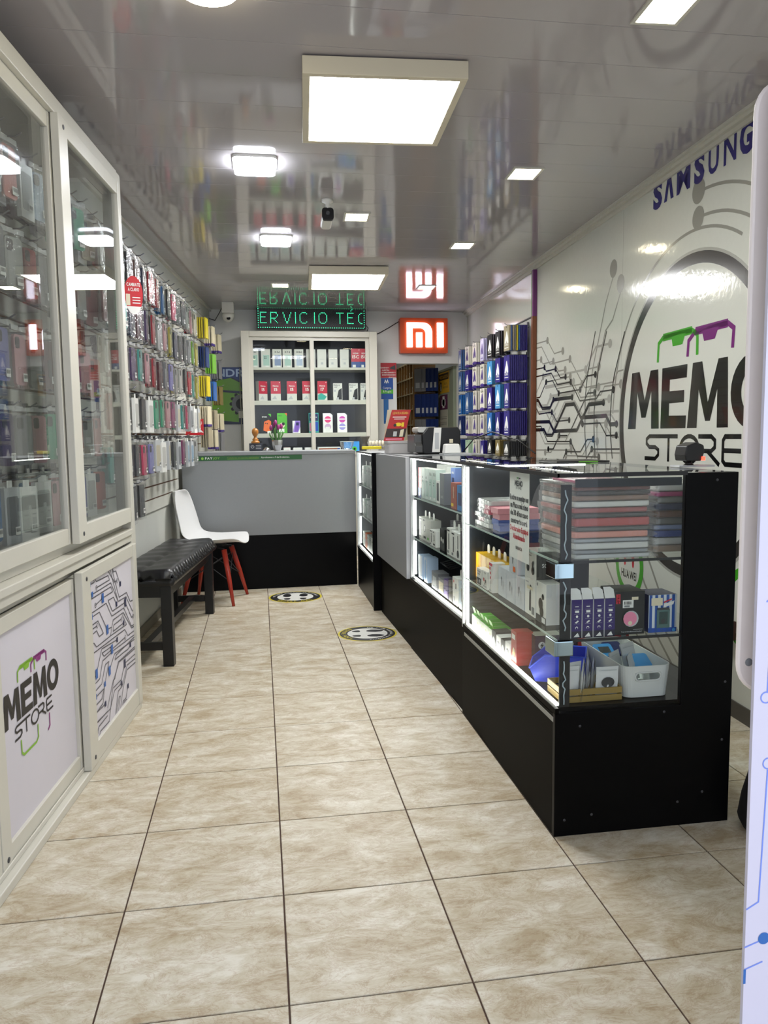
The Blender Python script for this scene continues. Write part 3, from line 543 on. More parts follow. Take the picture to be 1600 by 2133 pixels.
# ------------------------------------------------------------------ lamps and cameras on the ceiling
ALU_C = M('lamp_frame_cream', 'CFC6AE', .45)
def led_panel(x, y, w, d, rz, label, en='panel_light', e_=PANEL_E):
    t = thing('ceiling_panel_light', label, 'ceiling light', (x, y, H), rz=rz, group='large square panel lights'); F = WORLD; zt = -.005; zb = -.062
    mb = MB()
    for a0, a1, b0, b1 in ((-w/2-.025, w/2+.025, -d/2-.025, -d/2), (-w/2-.025, w/2+.025, d/2, d/2+.025), (-w/2-.025, -w/2, -d/2, d/2), (w/2, w/2+.025, -d/2, d/2)): mb.box(a0, a1, b0, b1, zb, zt, ALU_C)
    mb.obj('frame', t, bevel=.002)
    MB().box(-w/2, w/2, -d/2, d/2, zb+.004, zb+.010, E(en, 'FFFFFF', e_)).obj('diffuser', t)
    MB().box(-w/2, w/2, -d/2, d/2, zt-.004, zt, WHITE).obj('back_plate', t)
led_panel(.462, 2.965, .50, .565, -.055, 'large bright square panel light nearest the entrance, cream metal frame')
led_panel(.70, 6.16, .535, .60, -.055, 'large bright square panel light farther back, above the back counter', 'back_panel_light', PANEL_E*1.35)
for i, (x, y, l) in enumerate(((1.215, 2.262, 'small recessed square warm light nearest the entrance, top right'), (1.287, 3.72, 'small recessed square warm light beside the logo wall, second from entrance'),
        (1.358, 5.15, 'small recessed square warm light above the middle of the counter'), (.58, 4.55, 'small recessed yellowish square light near the bullet camera'),
        (.203, 6.64, 'small recessed square warm light above the green dot display'), (1.43, 6.62, 'small recessed square warm light in front of the orange sign'))):
    t = thing('square_downlight', l, 'ceiling light', (x, y, H), rz=-.05, group='small warm downlights'); mb = MB(); r = .062
    for a0, a1, b0, b1 in ((-r-.012, r+.012, -.086, -.074), (-r-.012, r+.012, .074, .086), (-r-.012, -r, -.074, .074), (r, r+.012, -.074, .074)): mb.box(a0, a1, b0, b1, -.006, .001, WHITE_ALU)
    mb.obj('frame', t); MB().box(-r, r, -.074, .074, -.004, .001, E('warm_light', 'FFF3CF', WARM_E)).obj('diffuser', t)
for x, y, l in ((.012, 3.715, 'cool white surface mounted square light with rounded corners, left of big panel'), (.135, 5.08, 'cool white surface mounted square light with rounded corners, farther back')):
    t = thing('surface_light', l, 'ceiling light', (x, y, H), group='cool surface lights'); Fd = Fr((0, 0, 0), (1, 0, 0), (0, -1, 0))
    MB().rbx(Fd, -.098, .098, -.10, .10, -.002, .012, WHITE, .03, 5).obj('base', t)
    MB().rbx(Fd, -.092, .092, -.094, .094, .012, .034, E('cool_light', 'EEF4FF', COOL_E), .03, 5).obj('diffuser', t)
for x, y, l in ((-.105, 2.295, 'round surface light at the top edge of the ceiling'),):
    t = thing('round_light', l, 'ceiling light', (x, y, H)); Fd = Fr((0, 0, 0), (1, 0, 0), (0, -1, 0))
    MB().lathe([(.09, 0), (.09, .018)], (0, 0, 0), WHITE, 28, Fd).obj('base', t); MB().lathe([(.082, .018), (.08, .03), (.0, .034)], (0, 0, 0), E('warm_light', 'FFF3CF', WARM_E), 28, Fd).obj('diffuser', t)
CAMW = M('camera_white', 'D6D4CC', .4)
t = thing('bullet_camera', 'white and black bullet security camera under the middle of the ceiling', 'security camera', (.388, 4.25, H)); Fd = Fr((0, 0, 0), (1, 0, 0), (0, -1, 0))
MB().lathe([(.03, 0), (.03, .012), (.012, .02), (.012, .045)], (0, 0, 0), CAMW, 18, Fd).obj('mount', t)
fb = Fr((0, .0, -.075), (1, 0, 0), (0, .15, .99)); fb2 = Fr((0, .11, -.06), (1, 0, 0), (0, .15, .99))
MB().rbx(fb, -.029, .029, -.027, .027, -.13, .0, CAMW, .018, 5).obj('body', t); mb = MB().rbx(fb, -.031, .031, -.036, .030, .0, .016, BLACK, .016, 5); mb.obj('front_cover', t)
MB().lathe([(.011, .016), (.011, .02), (.006, .021)], (0, 0, 0), DGREY, 14, fb).obj('lens', t)
t = thing('dome_camera', 'small white dome security camera under a white box, back left corner', 'security camera', (-.26, 7.55, H))
MB().box(-.055, .055, -.05, .05, -.10, .0, CAMW).obj('junction_box', t, bevel=.004)
MB().lathe([(.055, -.10), (.055, -.125), (.045, -.155), (.02, -.175), (.001, -.18)], (0, 0, 0), CAMW, 22).obj('dome', t)
MB().lathe([(.018, 0), (.018, .006), (.01, .008)], (0, 0, 0), BLACK, 14, Fr((0.005, -.045, -.15), (1, 0, 0), (0, .5, .87))).obj('lens', t)
tag(MB().tube([(-.50, YB-.01, 2.40), (-.46, YB-.02, 2.34), (-.40, YB-.03, 2.32), (-.34, 7.7, 2.37), (-.315, 7.56, 2.385)], .004, BLACK, 6).obj('camera_cable'), 'thin black cable looping from the wall corner to the dome camera', 'cable')

# ------------------------------------------------------------------ signs on the back wall
LEDG = E('green_led', '3CF0A0', 1.9); LEDR = E('dim_led', '123A2A', .35)
sg = thing('led_message_board', 'black dot matrix display with scrolling green lettering above back cabinet', 'sign', (.54, YB-.10, 2.18))
fs = Fr((.012, YB-.13, 2.238), (1, 0, 0)); fs = Fr((.012-.54, -.03, 2.238-2.18))
MB().bx(fs, -.012, 1.062, -.006, .206, -.055, .0, BLACK).obj('housing', sg, bevel=.003)
GR = {'E': ['111111', '1', '1', '1', '11111', '1', '1', '1', '1', '111111'], 'R': ['111111', '1    1', '1     1', '1     1', '1    1', '11111', '1  1', '1   1', '1    1', '1     1'],
      'V': ['1      1', '1      1', ' 1    1', ' 1    1', ' 1    1', '  1  1', '  1  1', '  1  1', '   11', '   11'], 'I': ['1']*10, 'C': ['  1111', ' 1    1', '1', '1', '1', '1', '1', '1', ' 1    1', '  1111'],
      'O': ['  1111', ' 1    1', '1      1', '1      1', '1      1', '1      1', '1      1', '1      1', ' 1    1', '  1111'], 'T': ['1111111', '   1', '   1', '   1', '   1', '   1', '   1', '   1', '   1', '   1'], ' ': ['']}
NX, NY = 96, 18; dx, dy = 1.05/NX, .20/NY; on = set()
for i in range(NX):
    for j in (0, NY-1): on.add((i, j))
for j in range(NY): on.add((0, j)); on.add((NX-1, j))
on = {(i, j) for i, j in on if (i+j) % 2 == 0}
for ch, x0 in (('E', 2), ('R', 11), ('V', 22), ('I', 33), ('C', 37), ('I', 50), ('O', 54), ('T', 70), ('E', 80), ('C', 90)):
    for r, row in enumerate(GR[ch]):
        for q, b in enumerate(row):
            if b == '1' and x0+q < NX-2: on.add((x0+q, 13-r))
on |= {(83, 15), (84, 16)}
lit, dim = MB(), MB()
for i in range(NX):
    for j in range(NY):
        x, y = (i+.5)*dx, (j+.5)*dy
        if (i, j) in on: lit.bx(fs, x-.0030, x+.0030, y-.0030, y+.0030, 0, .002, LEDG)
        elif (i+j) % 2 == 0: dim.rect(fs, x-.002, x+.002, y-.002, y+.002, .0006, LEDR)
tag(lit.obj('lit_dots', sg), kind='stuff'); tag(dim.obj('unlit_dots', sg), kind='stuff')
tag(MB().tube([(1.07, YB-.05, 2.30), (1.11, YB-.03, 2.26), (1.09, YB-.03, 2.20), (1.13, YB-.02, 2.18), (1.22, YB-.02, 2.21), (1.33, YB-.015, 2.27), (1.43, YB-.015, 2.33)], .004, BLACK, 6).obj('sign_cable'), 'black cable running between the dot display and orange sign', 'cable')
mi = thing('illuminated_sign', 'orange box sign with glowing white letters on the back wall', 'sign', (1.67, YB-.01, 2.18)); fm = Fr((1.425-1.67, -.09, 2.006-2.18))
ORS = M('sign_orange', 'D8501F', .35); MB().rbx(fm, 0, .49, 0, .348, -.09, 0, ORS, .006, 2).obj('housing', mi)
GLW = E('sign_white_glow', 'F1EBFF', 4.0)
def strokes(mb, fr, x0, y0, k, m):
    mb.prism(fr, [(x0, y0), (x0+.058*k, y0), (x0+.058*k, y0+.19*k), (x0+.14*k, y0+.19*k)]+[(x0+.14*k+.055*k*math.sin(t), y0+.135*k+.055*k*math.cos(t)) for t in (.4, .8, 1.2, 1.57)]+[(x0+.195*k, y0), (x0+.258*k, y0)]+[(x0+.258*k, y0+.16*k)]+[(x0+.17*k+.088*k*math.cos(t), y0+.155*k+.088*k*math.sin(t)) for t in (.2, .6, 1.0, 1.4)]+[(x0, y0+.243*k)], 0, .012, m)
    mb.bx(fr, x0+.097*k, x0+.158*k, y0, y0+.145*k, 0, .012, m); mb.bx(fr, x0+.312*k, x0+.377*k, y0, y0+.243*k, 0, .012, m)
c = MB(); strokes(c, fm, .066, .058, 1.0, GLW); c.obj('letters', mi)
# wall poster back left: plain blue and green design
po = thing('blue_poster', 'blue and green printed poster behind the hanging packets, back left wall', 'poster', (-.36, YB-.006, 1.31)); fp = Fr((-.60+.36, .0, 0))
MB().bx(fp, 0, .47, 0, .56, 0, .005, M('poster_blue', '173A7A', .35)).obj('sheet', po)
c = MB(); LG = M('poster_green', '6FA52B', .35)
c.poly([fp(a, b, .006) for a, b in ((.0, .0), (.47, .0), (.47, .40), (.35, .46), (.17, .43), (.05, .36), (.0, .26))], M('poster_dark', '12203F', .35))
c.poly([fp(a, b, .0065) for a, b in ((.10, .05), (.40, .02), (.42, .30), (.13, .33))], LG); c.poly([fp(a, b, .0065) for a, b in ((.12, .345), (.44, .325), (.42, .41), (.33, .455), (.2, .43))], LG)
c.disc(fp, .05, .11, .0066, .035, LG, 16)
for q in range(12):
    t = q*math.pi/6; c.disc(fp, .43+.10*math.cos(t), .20+.10*math.sin(t), .0068, .018, DGREY, 8)
c.disc(fp, .43, .20, .007, .095, MGREY, 24); c.disc(fp, .43, .20, .0075, .055, DGREY, 20); c.text(fp, 'NDR', .19, .47, .07, M('poster_silver', '8FA0B8', .3, .3), .007, .27, 'l', True); c.obj('artwork', po)
# posters right of the cabinet
def poster(x0, x1, z0, z1, m, name, label, draw=None, off=.0, y=YB):
    t = MB().bx(Fr((0, 0, 0)), 0, x1-x0, 0, z1-z0, 0, .004, m).obj(name, loc=(x0, y-.001-off, z0)); tag(t, label, 'poster')
    c = MB(); draw(c, Fr((0, 0, 0)), x1-x0, z1-z0); c.obj('print', t); return t
def d_red(c, f, w, h):
    for i, s_ in enumerate(('SEGURIDAD Y', 'NUESTRA', 'ESTAMOS FILMANDO Y', 'MONITOREANDO', 'GRACIAS')): c.text(f, s_, w-.008 if i > 1 else w*.55, h-.055-.024*i, .012, WHITE, .0045, min(w*.88, text_w(s_, .012)), 'r', True)
    c.poly([f(a, b, .0046) for a, b in ((w*.58, h-.06), (w*.95, h-.07), (w*.92, h-.02), (w*.62, h-.045))], DGREY)
poster(1.235, 1.398, 1.765, 1.915, M('poster_red', 'B0202E', .4), 'warning_poster', 'small red video surveillance notice with white lettering beside the doorway', d_red)
def d_blue(c, f, w, h):
    c.poly([f(a, b, .0045) for a, b in ((0, .055), (w, .055), (w, .10), (w*.5, .085), (0, .10))], GREEN); c.line(f, [(w*.3, h-.05), (w*.36, h-.02), (w*.44, h-.048), (w*.54, h-.02), (w*.6, h-.05)], .010, .0046, WHITE)
    c.text(f, 'Compras', w*.5, h-.11, .022, WHITE, .0046, w*.7, 'c'); c.text(f, '& Pagos', w*.5, h-.145, .022, WHITE, .0046, w*.7, 'c')
poster(1.238, 1.362, 1.55, 1.762, M('poster_mid_blue', '1B4E9C', .4), 'blue_wall_poster', 'blue poster with white lettering and green band below red notice', d_blue)
poster(1.262, 1.313, 1.30, 1.549, M('poster_blue_tail', '1F66A8', .4), 'hanging_banner', 'narrow plain blue strip hanging below the blue poster', lambda c, f, w, h: c.rect(f, .004, w-.004, .02, .024, .0045, NAVY))

# ------------------------------------------------------------------ white shelf cabinet against the back wall
CX0, CX1, CY = -.15, 1.135, 7.50
bc = thing('display_cabinet', 'white glass-fronted shelf cabinet of phone boxes behind the back counter', 'cabinet', (.49, 7.7, 0))
def bp_(mb, name, **kw):
    o = mb.obj(name, bc, **kw); o.matrix_parent_inverse = Matrix.Translation(-bc.location); return o
mb = MB()
for x0, x1 in ((CX0, CX0+.075), (CX1-.075, CX1)): mb.box(x0, x1, CY, CY+.05, 0, 2.17, WHITE_ALU)
mb.box(CX0+.075, CX1-.075, CY, CY+.05, 2.115, 2.17, WHITE_ALU); mb.box(CX0, CX0+.02, CY+.05, YB-.02, 0, 2.17, WHITE_ALU); mb.box(CX1-.02, CX1, CY+.05, YB-.02, 0, 2.17, WHITE_ALU); mb.box(CX0, CX1, CY+.05, YB-.02, 2.15, 2.17, WHITE_ALU)
bp_(mb, 'frame', bevel=.004)
bp_(MB().box(CX0+.02, CX1-.02, YB-.035, YB-.02, 0, 2.15, M('cabinet_back_dark', '191A20', .3)), 'back_panel')
for z, h_ in ((1.836, .022), (1.524, .024), (1.214, .024), (1.02, .024)): bp_(MB().box(CX0+.02, CX1-.02, CY+.055, YB-.035, z-h_, z, WHITE_ALU), 'shelf')
bp_(MB().box(CX0+.02, CX1-.02, CY+.055, YB-.035, 0, .996, WHITE_ALU), 'base')
for x0, x1, c in ((CX0+.075, .53, .022), (.49, CX1-.075, .036)):
    mb = MB(); Y = CY+c
    for a, b in ((x0, x0+.035), (x1-.035, x1)): mb.box(a, b, Y, Y+.012, 1.0, 2.115, WHITE_ALU)
    mb.box(x0+.035, x1-.035, Y, Y+.012, 2.085, 2.115, WHITE_ALU); mb.box(x0+.035, x1-.035, Y, Y+.012, 1.0, 1.03, WHITE_ALU)
    d = bp_(mb, 'sliding_door'); MB().box(x0+.03, x1-.03, Y+.003, Y+.008, 1.025, 2.09, GLASS).obj('glass_pane', d)
for z0, z1 in ((1.05, 1.19), (1.235, 1.50)):
    for x in (CX0+.03, CX1-.036): bp_(MB().box(x, x+.006, CY+.08, CY+.10, z0, z1, STRIP), 'led_strip')
for z in (1.500, 1.190): bp_(MB().box(CX0+.02, CX1-.02, CY+.056, CY+.060, z-.016, z+.001, WHITE_ALU), 'shelf_lip'); bp_(MB().box(CX0+.05, CX1-.05, CY+.066, CY+.076, z-.004, z-.001, E('back_strip', 'DDE4FF', 9.0)), 'led_strip')

# ------------------------------------------------------------------ boxes
def draw(mb, fr, w, h, items, c=.0005):
    """flat print in face fractions: r rect, c disc, t text, p polygon"""
    for i, it in enumerate(items):
        z = c+.0003*i
        if it[0] == 'r': mb.rect(fr, it[1]*w, it[3]*w, it[2]*h, it[4]*h, z, it[5])
        elif it[0] == 'c': mb.disc(fr, it[1]*w, it[2]*h, z, it[3]*w, it[4], 14)
        elif it[0] == 't': mb.text(fr, it[1], it[2]*w, it[3]*h, it[4]*h, it[5], z, min(it[6]*w, 1.3*text_w(it[1], it[4]*h)) if len(it) > 6 else None, 'c', True)
        elif it[0] == 'p': mb.poly([fr(a*w, b*h, z) for a, b in it[1]], it[2])
def carton(name, label, cat, loc, size, body, front=(), side=None, face='-y', rz=0., group=None, top=None, tab=None, fcol=None, extra=()):
    """a printed box; loc = centre of its base, size = (width along the printed face, depth, height)"""
    w, d, h = size
    F = {'-y': Fr((-w/2, -d/2, 0), (1, 0, 0)), '-x': Fr((-d/2, w/2, 0), (0, -1, 0))}[face]
    mb = MB(); mb.bx(F, 0, w, 0, h, -d, 0, fcol or body, side or body)
    if top: mb.rect(F.at(0, h, 0), 0, w, 0, 0, 0, top); mb.poly([F(0, h+.0004, 0), F(w, h+.0004, 0), F(w, h+.0004, -d), F(0, h+.0004, -d)], top)
    o = mb.obj(name, loc=loc); o.rotation_euler = (0, 0, rz); tag(o, label, cat, group)
    if front: c = MB(); draw(c, F, w, h, front); c.obj('print', o)
    for nm, fr_, w_, h_, it in extra: c = MB(); draw(c, fr_, w_, h_, it); c.obj(nm, o)
    if tab:
        c = MB(); tc = tab if not isinstance(tab, bool) else WHITE
        c.prism(F, [(w*.5-.016, h), (w*.5+.016, h), (w*.5+.016, h+.026), (w*.5+.008, h+.034), (w*.5-.008, h+.034), (w*.5-.016, h+.026)], -d*.5-.001, -d*.5+.001, tc); c.obj('hang_tab', o)
    return o
CAMS = lambda x, y: [('c', x, y, .055, BLACK), ('c', x+.15, y, .055, BLACK), ('c', x, y-.075, .055, BLACK), ('c', x+.15, y-.075, .055, BLACK)]
def phone(col, name): return [('t', name, .5, .80, .09, DGREY, .7), ('r', .22, .12, .9, .68, col)] + CAMS(.38, .58) + [('r', .45, .05, .8, .12, WHITE)]
RP = lambda num, low: [('r', .0, .32 if low else .36, 1, 1, M('box_red', 'C4203C', .35)), ('t', 'REDMI' if low else 'Note', .5, .72, .07, WHITE, .6), ('t', num, .5, .50, .15, WHITE, .75), ('c', .88, .93, .04, WHITE)] + ([('r', 0, 0, 1, .32, M('box_blue_low', '2B4C8F', .4)), ('r', .15, .03, .5, .16, WHITE)] if low else [('p', [(.1, .08), (.6, .08), (.42, .26)], LGREY)])
WB = M('phone_box_white', 'DAD9D2', .4)
T1 = [(-.034, 'X5c', MINT), (.077, '', MINT), (.184, 'X5d', M('print_steel_blue', '7D90B5', .4)), (.282, 'X7d', MINT), (.392, 'X8d', M('print_pale_blue', 'A9B9CF', .4)), (.507, None, 0), (.612, None, 1), (.720, None, 2), (.830, None, 3), (.941, '15C', 1), (1.02, '15C', 1)]
names1 = ['white phone box with mint phone print and large lettering, far left of top shelf', 'white phone box with mint green phone, second on top shelf', 'white phone box with steel blue phone, third on top shelf', 'white phone box with pale green phone, fourth on top shelf',
          'white phone box with light blue phone, fifth on top shelf', 'plain white phone box behind the cabinet mullion on top shelf', 'plain white phone box right of the mullion on top shelf', 'plain white phone box, third from right among plain ones on top shelf',
          'plain white phone box beside the red boxes on top shelf', 'red and blue phone box beside the plain white ones on top shelf', 'red and blue phone box at right end of top shelf']
G_ = 'phone boxes in the back cabinet'
for i, (x, nm, c) in enumerate(T1):
    if nm is None: fr_ = [('r', .3+.1*(c % 2), .18, .55+.1*(c % 2), .3, LGREY), ('r', .25, .46, .75, .475, LGREY)]
    elif nm == '15C': fr_ = RP('15C', 1)
    else: fr_ = phone(c, nm)
    carton('phone_box', names1[i], 'phone box', (x, 7.64, 1.8372), (.086 if i < 10 else .07, .05, .176 if i < 9 else .184), WB, fr_, group=G_, rz=.02*((i*7) % 3-1))
T2 = [(.01, 0), (.163, 0), (.318, 0), (.466, 0), (.61, 1), (.76, 2), (.915, 2), (1.02, 2)]
names2 = ['red and white phone box turned to show its white side, left of second shelf', 'red and white phone box, second on second shelf', 'red and white phone box, third on second shelf', 'red and white phone box beside the mullion on second shelf',
          'red and white phone box with green corner, second shelf', 'white phone box with black phone, first right of red ones, second shelf', 'white phone box with black phone, second right of red ones, second shelf', 'white phone box with black phone at right end of second shelf']
for i, (x, k) in enumerate(T2):
    if k == 2: fr_ = [('t', 'Galaxy', .4, .86, .08, DGREY, .7), ('t', 'A17', .3, .74, .07, DGREY, .4), ('p', [(.35, .05), (.95, .05), (.95, .72), (.6, .6)], BLACK), ('r', .4, .04, .6, .18, LGREY), ('r', .08, .5, .3, .62, LGREY)]
    else: fr_ = RP(('15', '15', '15', '15', '17')[i], 0) + ([('p', [(.05, .04), (.7, .04), (.95, .2), (.4, .38), (.05, .3)], TEAL)] if k == 1 else [])
    carton('phone_box', names2[i], 'phone box', (x+(.02 if i == 0 else 0), 7.64, 1.5252), (.094 if k < 2 else (.088 if i < 7 else .075), .055, .186 if k < 2 else .165), WB, fr_, group=G_, rz=(.55 if i == 0 else .03*((i*5) % 3-1)))
T3 = [(.065, BLACK, 'black phone box with orange phone on third shelf', [('t', 'SPARK', .35, .82, .06, WHITE, .5), ('p', [(.2, .15), (.75, .05), (1, .2), (1, .62), (.75, .7), (.3, .6)], ORANGE), ('c', .45, .52, .06, BLACK), ('c', .62, .5, .06, BLACK), ('p', [(.7, 1), (1, .85), (1, 1)], GREEN), ('r', .6, 0, .95, .12, PAPER)], .185),
      (.218, GREEN, 'bright green phone box with dark and orange picture on third shelf', [('t', 'HOT', .3, .84, .07, DGREY, .4), ('r', .2, .45, 1, .74, GREEN), ('c', .5, .4, .27, CREAM), ('c', .6, .46, .16, BLACK), ('c', .45, .36, .12, ORANGE), ('r', .15, .05, .7, .22, WHITE), ('p', [(.75, 1), (1, .85), (1, 1)], ORANGE)], .192),
      (.354, WHITE, 'short white phone box with purple phone on third shelf', [('p', [(.0, .05), (.7, .05), (1, .5), (1, 1), (.35, 1)], LILAC), ('p', [(.2, .1), (.7, .1), (.95, .9), (.45, .95)], M('print_violet', '7B52B8', .4)), ('r', .45, .62, .8, .86, NAVY)], .118),
      (.522, TEAL, 'teal and blue phone box behind the mullion on third shelf', [('r', .05, .6, .95, .95, NAVY), ('r', .05, .08, .4, .5, PINK), ('r', .5, .08, .95, .55, BLUE), ('t', 'INFINIX', .5, .75, .06, WHITE, .7)], .192),
      (.659, WHITE, 'white phone box with pink and grey rounds, left one on third shelf', [('c', .5, .68, .34, M('print_hot_pink', 'E0457F', .4)), ('r', .1, .66, .9, .72, WHITE), ('c', .5, .3, .33, M('print_haze', 'C9A9C9', .4)), ('r', .25, .05, .7, .3, PAPER), ('p', [(.75, 1), (1, .9), (1, 1)], DGREY)], .188),
      (.80, WHITE, 'white phone box with magenta and blue rounds, right one on third shelf', [('c', .5, .68, .34, M('print_fuchsia', 'C84AA8', .4)), ('r', .1, .66, .9, .72, WHITE), ('c', .5, .3, .34, M('print_periwinkle', '9A93D6', .4)), ('r', .1, .27, .9, .33, WHITE), ('p', [(.75, 1), (1, .9), (1, 1)], DGREY)], .188)]
for x, b, l, it, h_ in T3: carton('phone_box', l, 'phone box', (x, 7.65, 1.2152), (.094 if h_ > .15 else .074, .05, h_), b, it, group=G_)
for x, w_, h_, b, l in ((.258, .064, .055, RED, 'red topped flat box on lowest cabinet shelf behind the vase'), (.36, .088, .052, WHITE, 'white flat box with red lettering on lowest cabinet shelf'), (.465, .07, .052, WHITE, 'plain white flat box at mullion on lowest cabinet shelf')):
    carton('accessory_box', l, 'box', (x, 7.63, 1.0212), (w_, .10, h_), WHITE, [('t', 'LENOVO' if 'lettering' in l else 'USB', .5, .3, .3, RED, .6)], top=b, group='flat boxes on the lowest shelf')
carton('tablet_box', 'flat tablet box with orange front lying on lowest cabinet shelf', 'box', (.665, 7.64, 1.0212), (.22, .14, .055), WHITE, [('r', .03, .1, .97, .8, M('print_burnt_orange', '9A5230', .4)), ('r', .85, .1, .97, .8, BLUE)])
carton('tablet_box', 'blue tablet box with green round standing on lowest cabinet shelf', 'box', (.89, 7.66, 1.0212), (.15, .06, .105), SKYB, [('c', .68, .3, .16, GREEN), ('c', .68, .3, .08, BLACK)])

# ------------------------------------------------------------------ back counter
bk = thing('back_counter', 'grey counter with black lower front closing off the back of the shop', 'counter', (.08, 6.07, 0)); FK = Fr((-.68, 6.07, 0), (.999, .03, 0))
def kp(mb, name, **kw):
    o = mb.obj(name, bk, **kw); o.matrix_parent_inverse = Matrix.Translation(-bk.location); return o
kp(MB().bx(FK, .090, 1.42, .425, 1.045, -.02, 0, GREY_LAM), 'front_panel', bevel=.002); kp(MB().bx(FK, .090, 1.42, 0, .424, -.024, -.004, BLACK_LAM), 'plinth_panel')
kp(MB().bx(FK, .150, 1.42, 1.046, 1.072, -.45, .004, GREY_LAM), 'worktop', bevel=.002); kp(MB().bx(FK, .160, 1.40, .10, 1.044, -.44, -.42, DGREY), 'back_panel')
st = MB().bx(FK, .18, 1.00, 1.008, 1.044, .0006, .002, M('strip_green', '1F5A2A', .45)).obj('counter_strip'); tag(st, 'long dark green printed strip along the top edge of back counter', 'sticker')
c = MB(); c.text(FK, 'PAY', .265, 1.019, .016, WHITE, .0025, .055, 'l', True); c.text(FK, 'JOY', .324, 1.019, .016, M('strip_lime', '8CC63F', .5), .0025, .05); c.text(FK, 'Celulares en cuotas semanales', .43, 1.024, .010, M('strip_olive', '7A8F2A', .5), .0025, .24); c.rect(FK, .43, .67, 1.018, 1.0192, .0025, M('strip_lime', '8CC63F', .5))
c.text(FK, 'Aprobamos a 9 de 10 clientes.', .685, 1.022, .012, WHITE, .0025, .22); c.disc(FK, .245, 1.026, .0025, .010, M('strip_lime', '8CC63F', .5), 12); c.obj('lettering', st)
ZT = 1.0728
gold = M('varnished_wood', 'A56B2A', .3); 
t = tag(MB().lathe([(.032, 0), (.034, .008), (.030, .016), (.020, .022), (.026, .030), (.014, .040), (.010, .052), (.020, .066), (.027, .086), (.024, .106), (.012, .118), (.002, .12)], (0, 0, 0), gold, 24).obj('chess_pawn', loc=(-.035, 6.28, ZT+.062)), 'turned wooden pawn figure standing on the small dark plaque', 'ornament')
t = MB().rbx(Fr((0, 0, 0)), -.052, .052, 0, .062, -.05, .0, M('plaque_slate', '2A2F3A', .4), .004, 2).obj('plaque_box', loc=(-.033, 6.30-.02+.03, ZT)); tag(t, 'small dark slate box with white emblem under the wooden pawn', 'box')
c = MB(); f = Fr((0, 0, 0)); c.ring(f, -.026, .035, .0006, .010, .014, LGREY, 18); c.line(f, [(-.033, .03), (-.026, .044), (-.019, .03)], .003, .0007, LGREY)
for q in range(3): c.rect(f, .0, .042, .042-.012*q, .046-.012*q, .0006, LGREY)
c.obj('emblem', t)
t = thing('tulip_vase', 'purple tulips in a faceted silver vase on the back counter', 'vase', (.135, 6.26, ZT)); SILV = M('vase_silver', 'B8B8B8', .18, .95)
MB().lathe([(.026, 0), (.040, .045), (.044, .085), (.038, .085), (.034, .05), (.02, .012)], (0, 0, 0), SILV, 9, sm=False).obj('vase', t)
STEM = M('tulip_stem', '4A7A3A', .5); TUL = M('tulip_purple', '8A2A6A', .5)
for i, (ax, ay, hh) in enumerate(((-.045, -.01, .16), (-.018, .01, .185), (.012, -.012, .165), (.035, .008, .17), (-.01, -.02, .20))):
    s_ = MB().tube([(ax*.3, ay*.3, .02), (ax*.6, ay*.6, .09), (ax, ay, hh)], .003, STEM, 6).obj('stem', t)
    MB().lathe([(.002, 0), (.011, .008), (.014, .02), (.010, .036), (.004, .044)], (ax, ay, hh), TUL, 10).obj('tulip', s_)
    MB().poly([(ax*.4-.004, ay*.4, .06), (ax*.4+.006, ay*.4, .06), (ax*1.3+.008, ay*1.3, hh*.8), (ax*1.35, ay*1.3, hh*.95), (ax*1.2-.006, ay*1.2, hh*.75)], STEM).obj('leaf', s_)
tag(MB().lathe([(.032, 0), (.030, .012), (.018, .026), (.006, .032), (.001, .033)], (0, 0, 0), SILV, 20).obj('metal_bell', loc=(.052, 6.22, ZT)), 'small silver service bell left of the tulip vase', 'bell')
gb = clear('bowl_glass', (.9, .93, .93), haze=.06, gain=1.5)
t = thing('glass_bowl', 'scalloped clear glass bowl on the back counter before the cabinet', 'bowl', (.69, 6.25, ZT)); mb = MB(); n = 36; P = [(.030, 0, 0), (.042, .012, .004), (.052, .036, .008), (.056, .064, .010)]
for r, z, wv in P:
    for q in range(n): a = 2*math.pi*q/n; k = r*(1+wv*10*math.cos(9*a)*.12); mb.v.append((k*math.cos(a), k*math.sin(a), z))
for i in range(3):
    for q in range(n): mb.face([i*n+q, i*n+(q+1) % n, (i+1)*n+(q+1) % n, (i+1)*n+q], gb, True)
mb.face(list(range(n))[::-1], gb); mb.obj('bowl', t)
rim = MB(); rim.tube([(.056*(1+.01*12*math.cos(9*2*math.pi*q/n)*.1)*math.cos(2*math.pi*q/n), .056*math.sin(2*math.pi*q/n), .064) for q in range(n)], .0022, M('rim_glass', 'B9C6C6', .1), 6, True); rim.obj('rim', t)
tag(MB().lathe([(.030, 0), (.032, .012), (.022, .04), (.018, .055), (.026, .075), (.038, .098), (.040, .108), (.034, .108), (.028, .09), (.01, .05)], (0, 0, 0), M('grey_stoneware', '6F6B62', .7), 26).obj('stone_goblet', loc=(.835, 6.24, ZT)), 'grey waisted stone candle holder right of the glass bowl', 'ornament')
t = thing('candle_box', 'clear box of pale cream sticks behind the yellow tape cutter', 'box', (.925, 6.2, ZT)); MB().box(-.07, .07, -.04, .04, 0, .072, BAG).obj('clear_box', t)
for q in range(5): MB().lathe([(.011, .002), (.011, .066), (.006, .07)], (-.052+.026*q, 0, 0), CREAM, 10).obj('stick', t)
t = thing('tape_cutter', 'bright yellow tape cutter lying at the counter corner', 'tool', (.835, 5.86, 1.0795)); MB().prism(Fr((0, 0, .002), (1, 0, 0), (0, 1, 0)), [(-.075, -.012), (.06, -.018), (.075, -.008), (.075, .012), (-.04, .018), (-.075, .006)], 0, .022, M('tool_yellow', 'E6D21A', .35)).obj('body', t, bevel=.003)
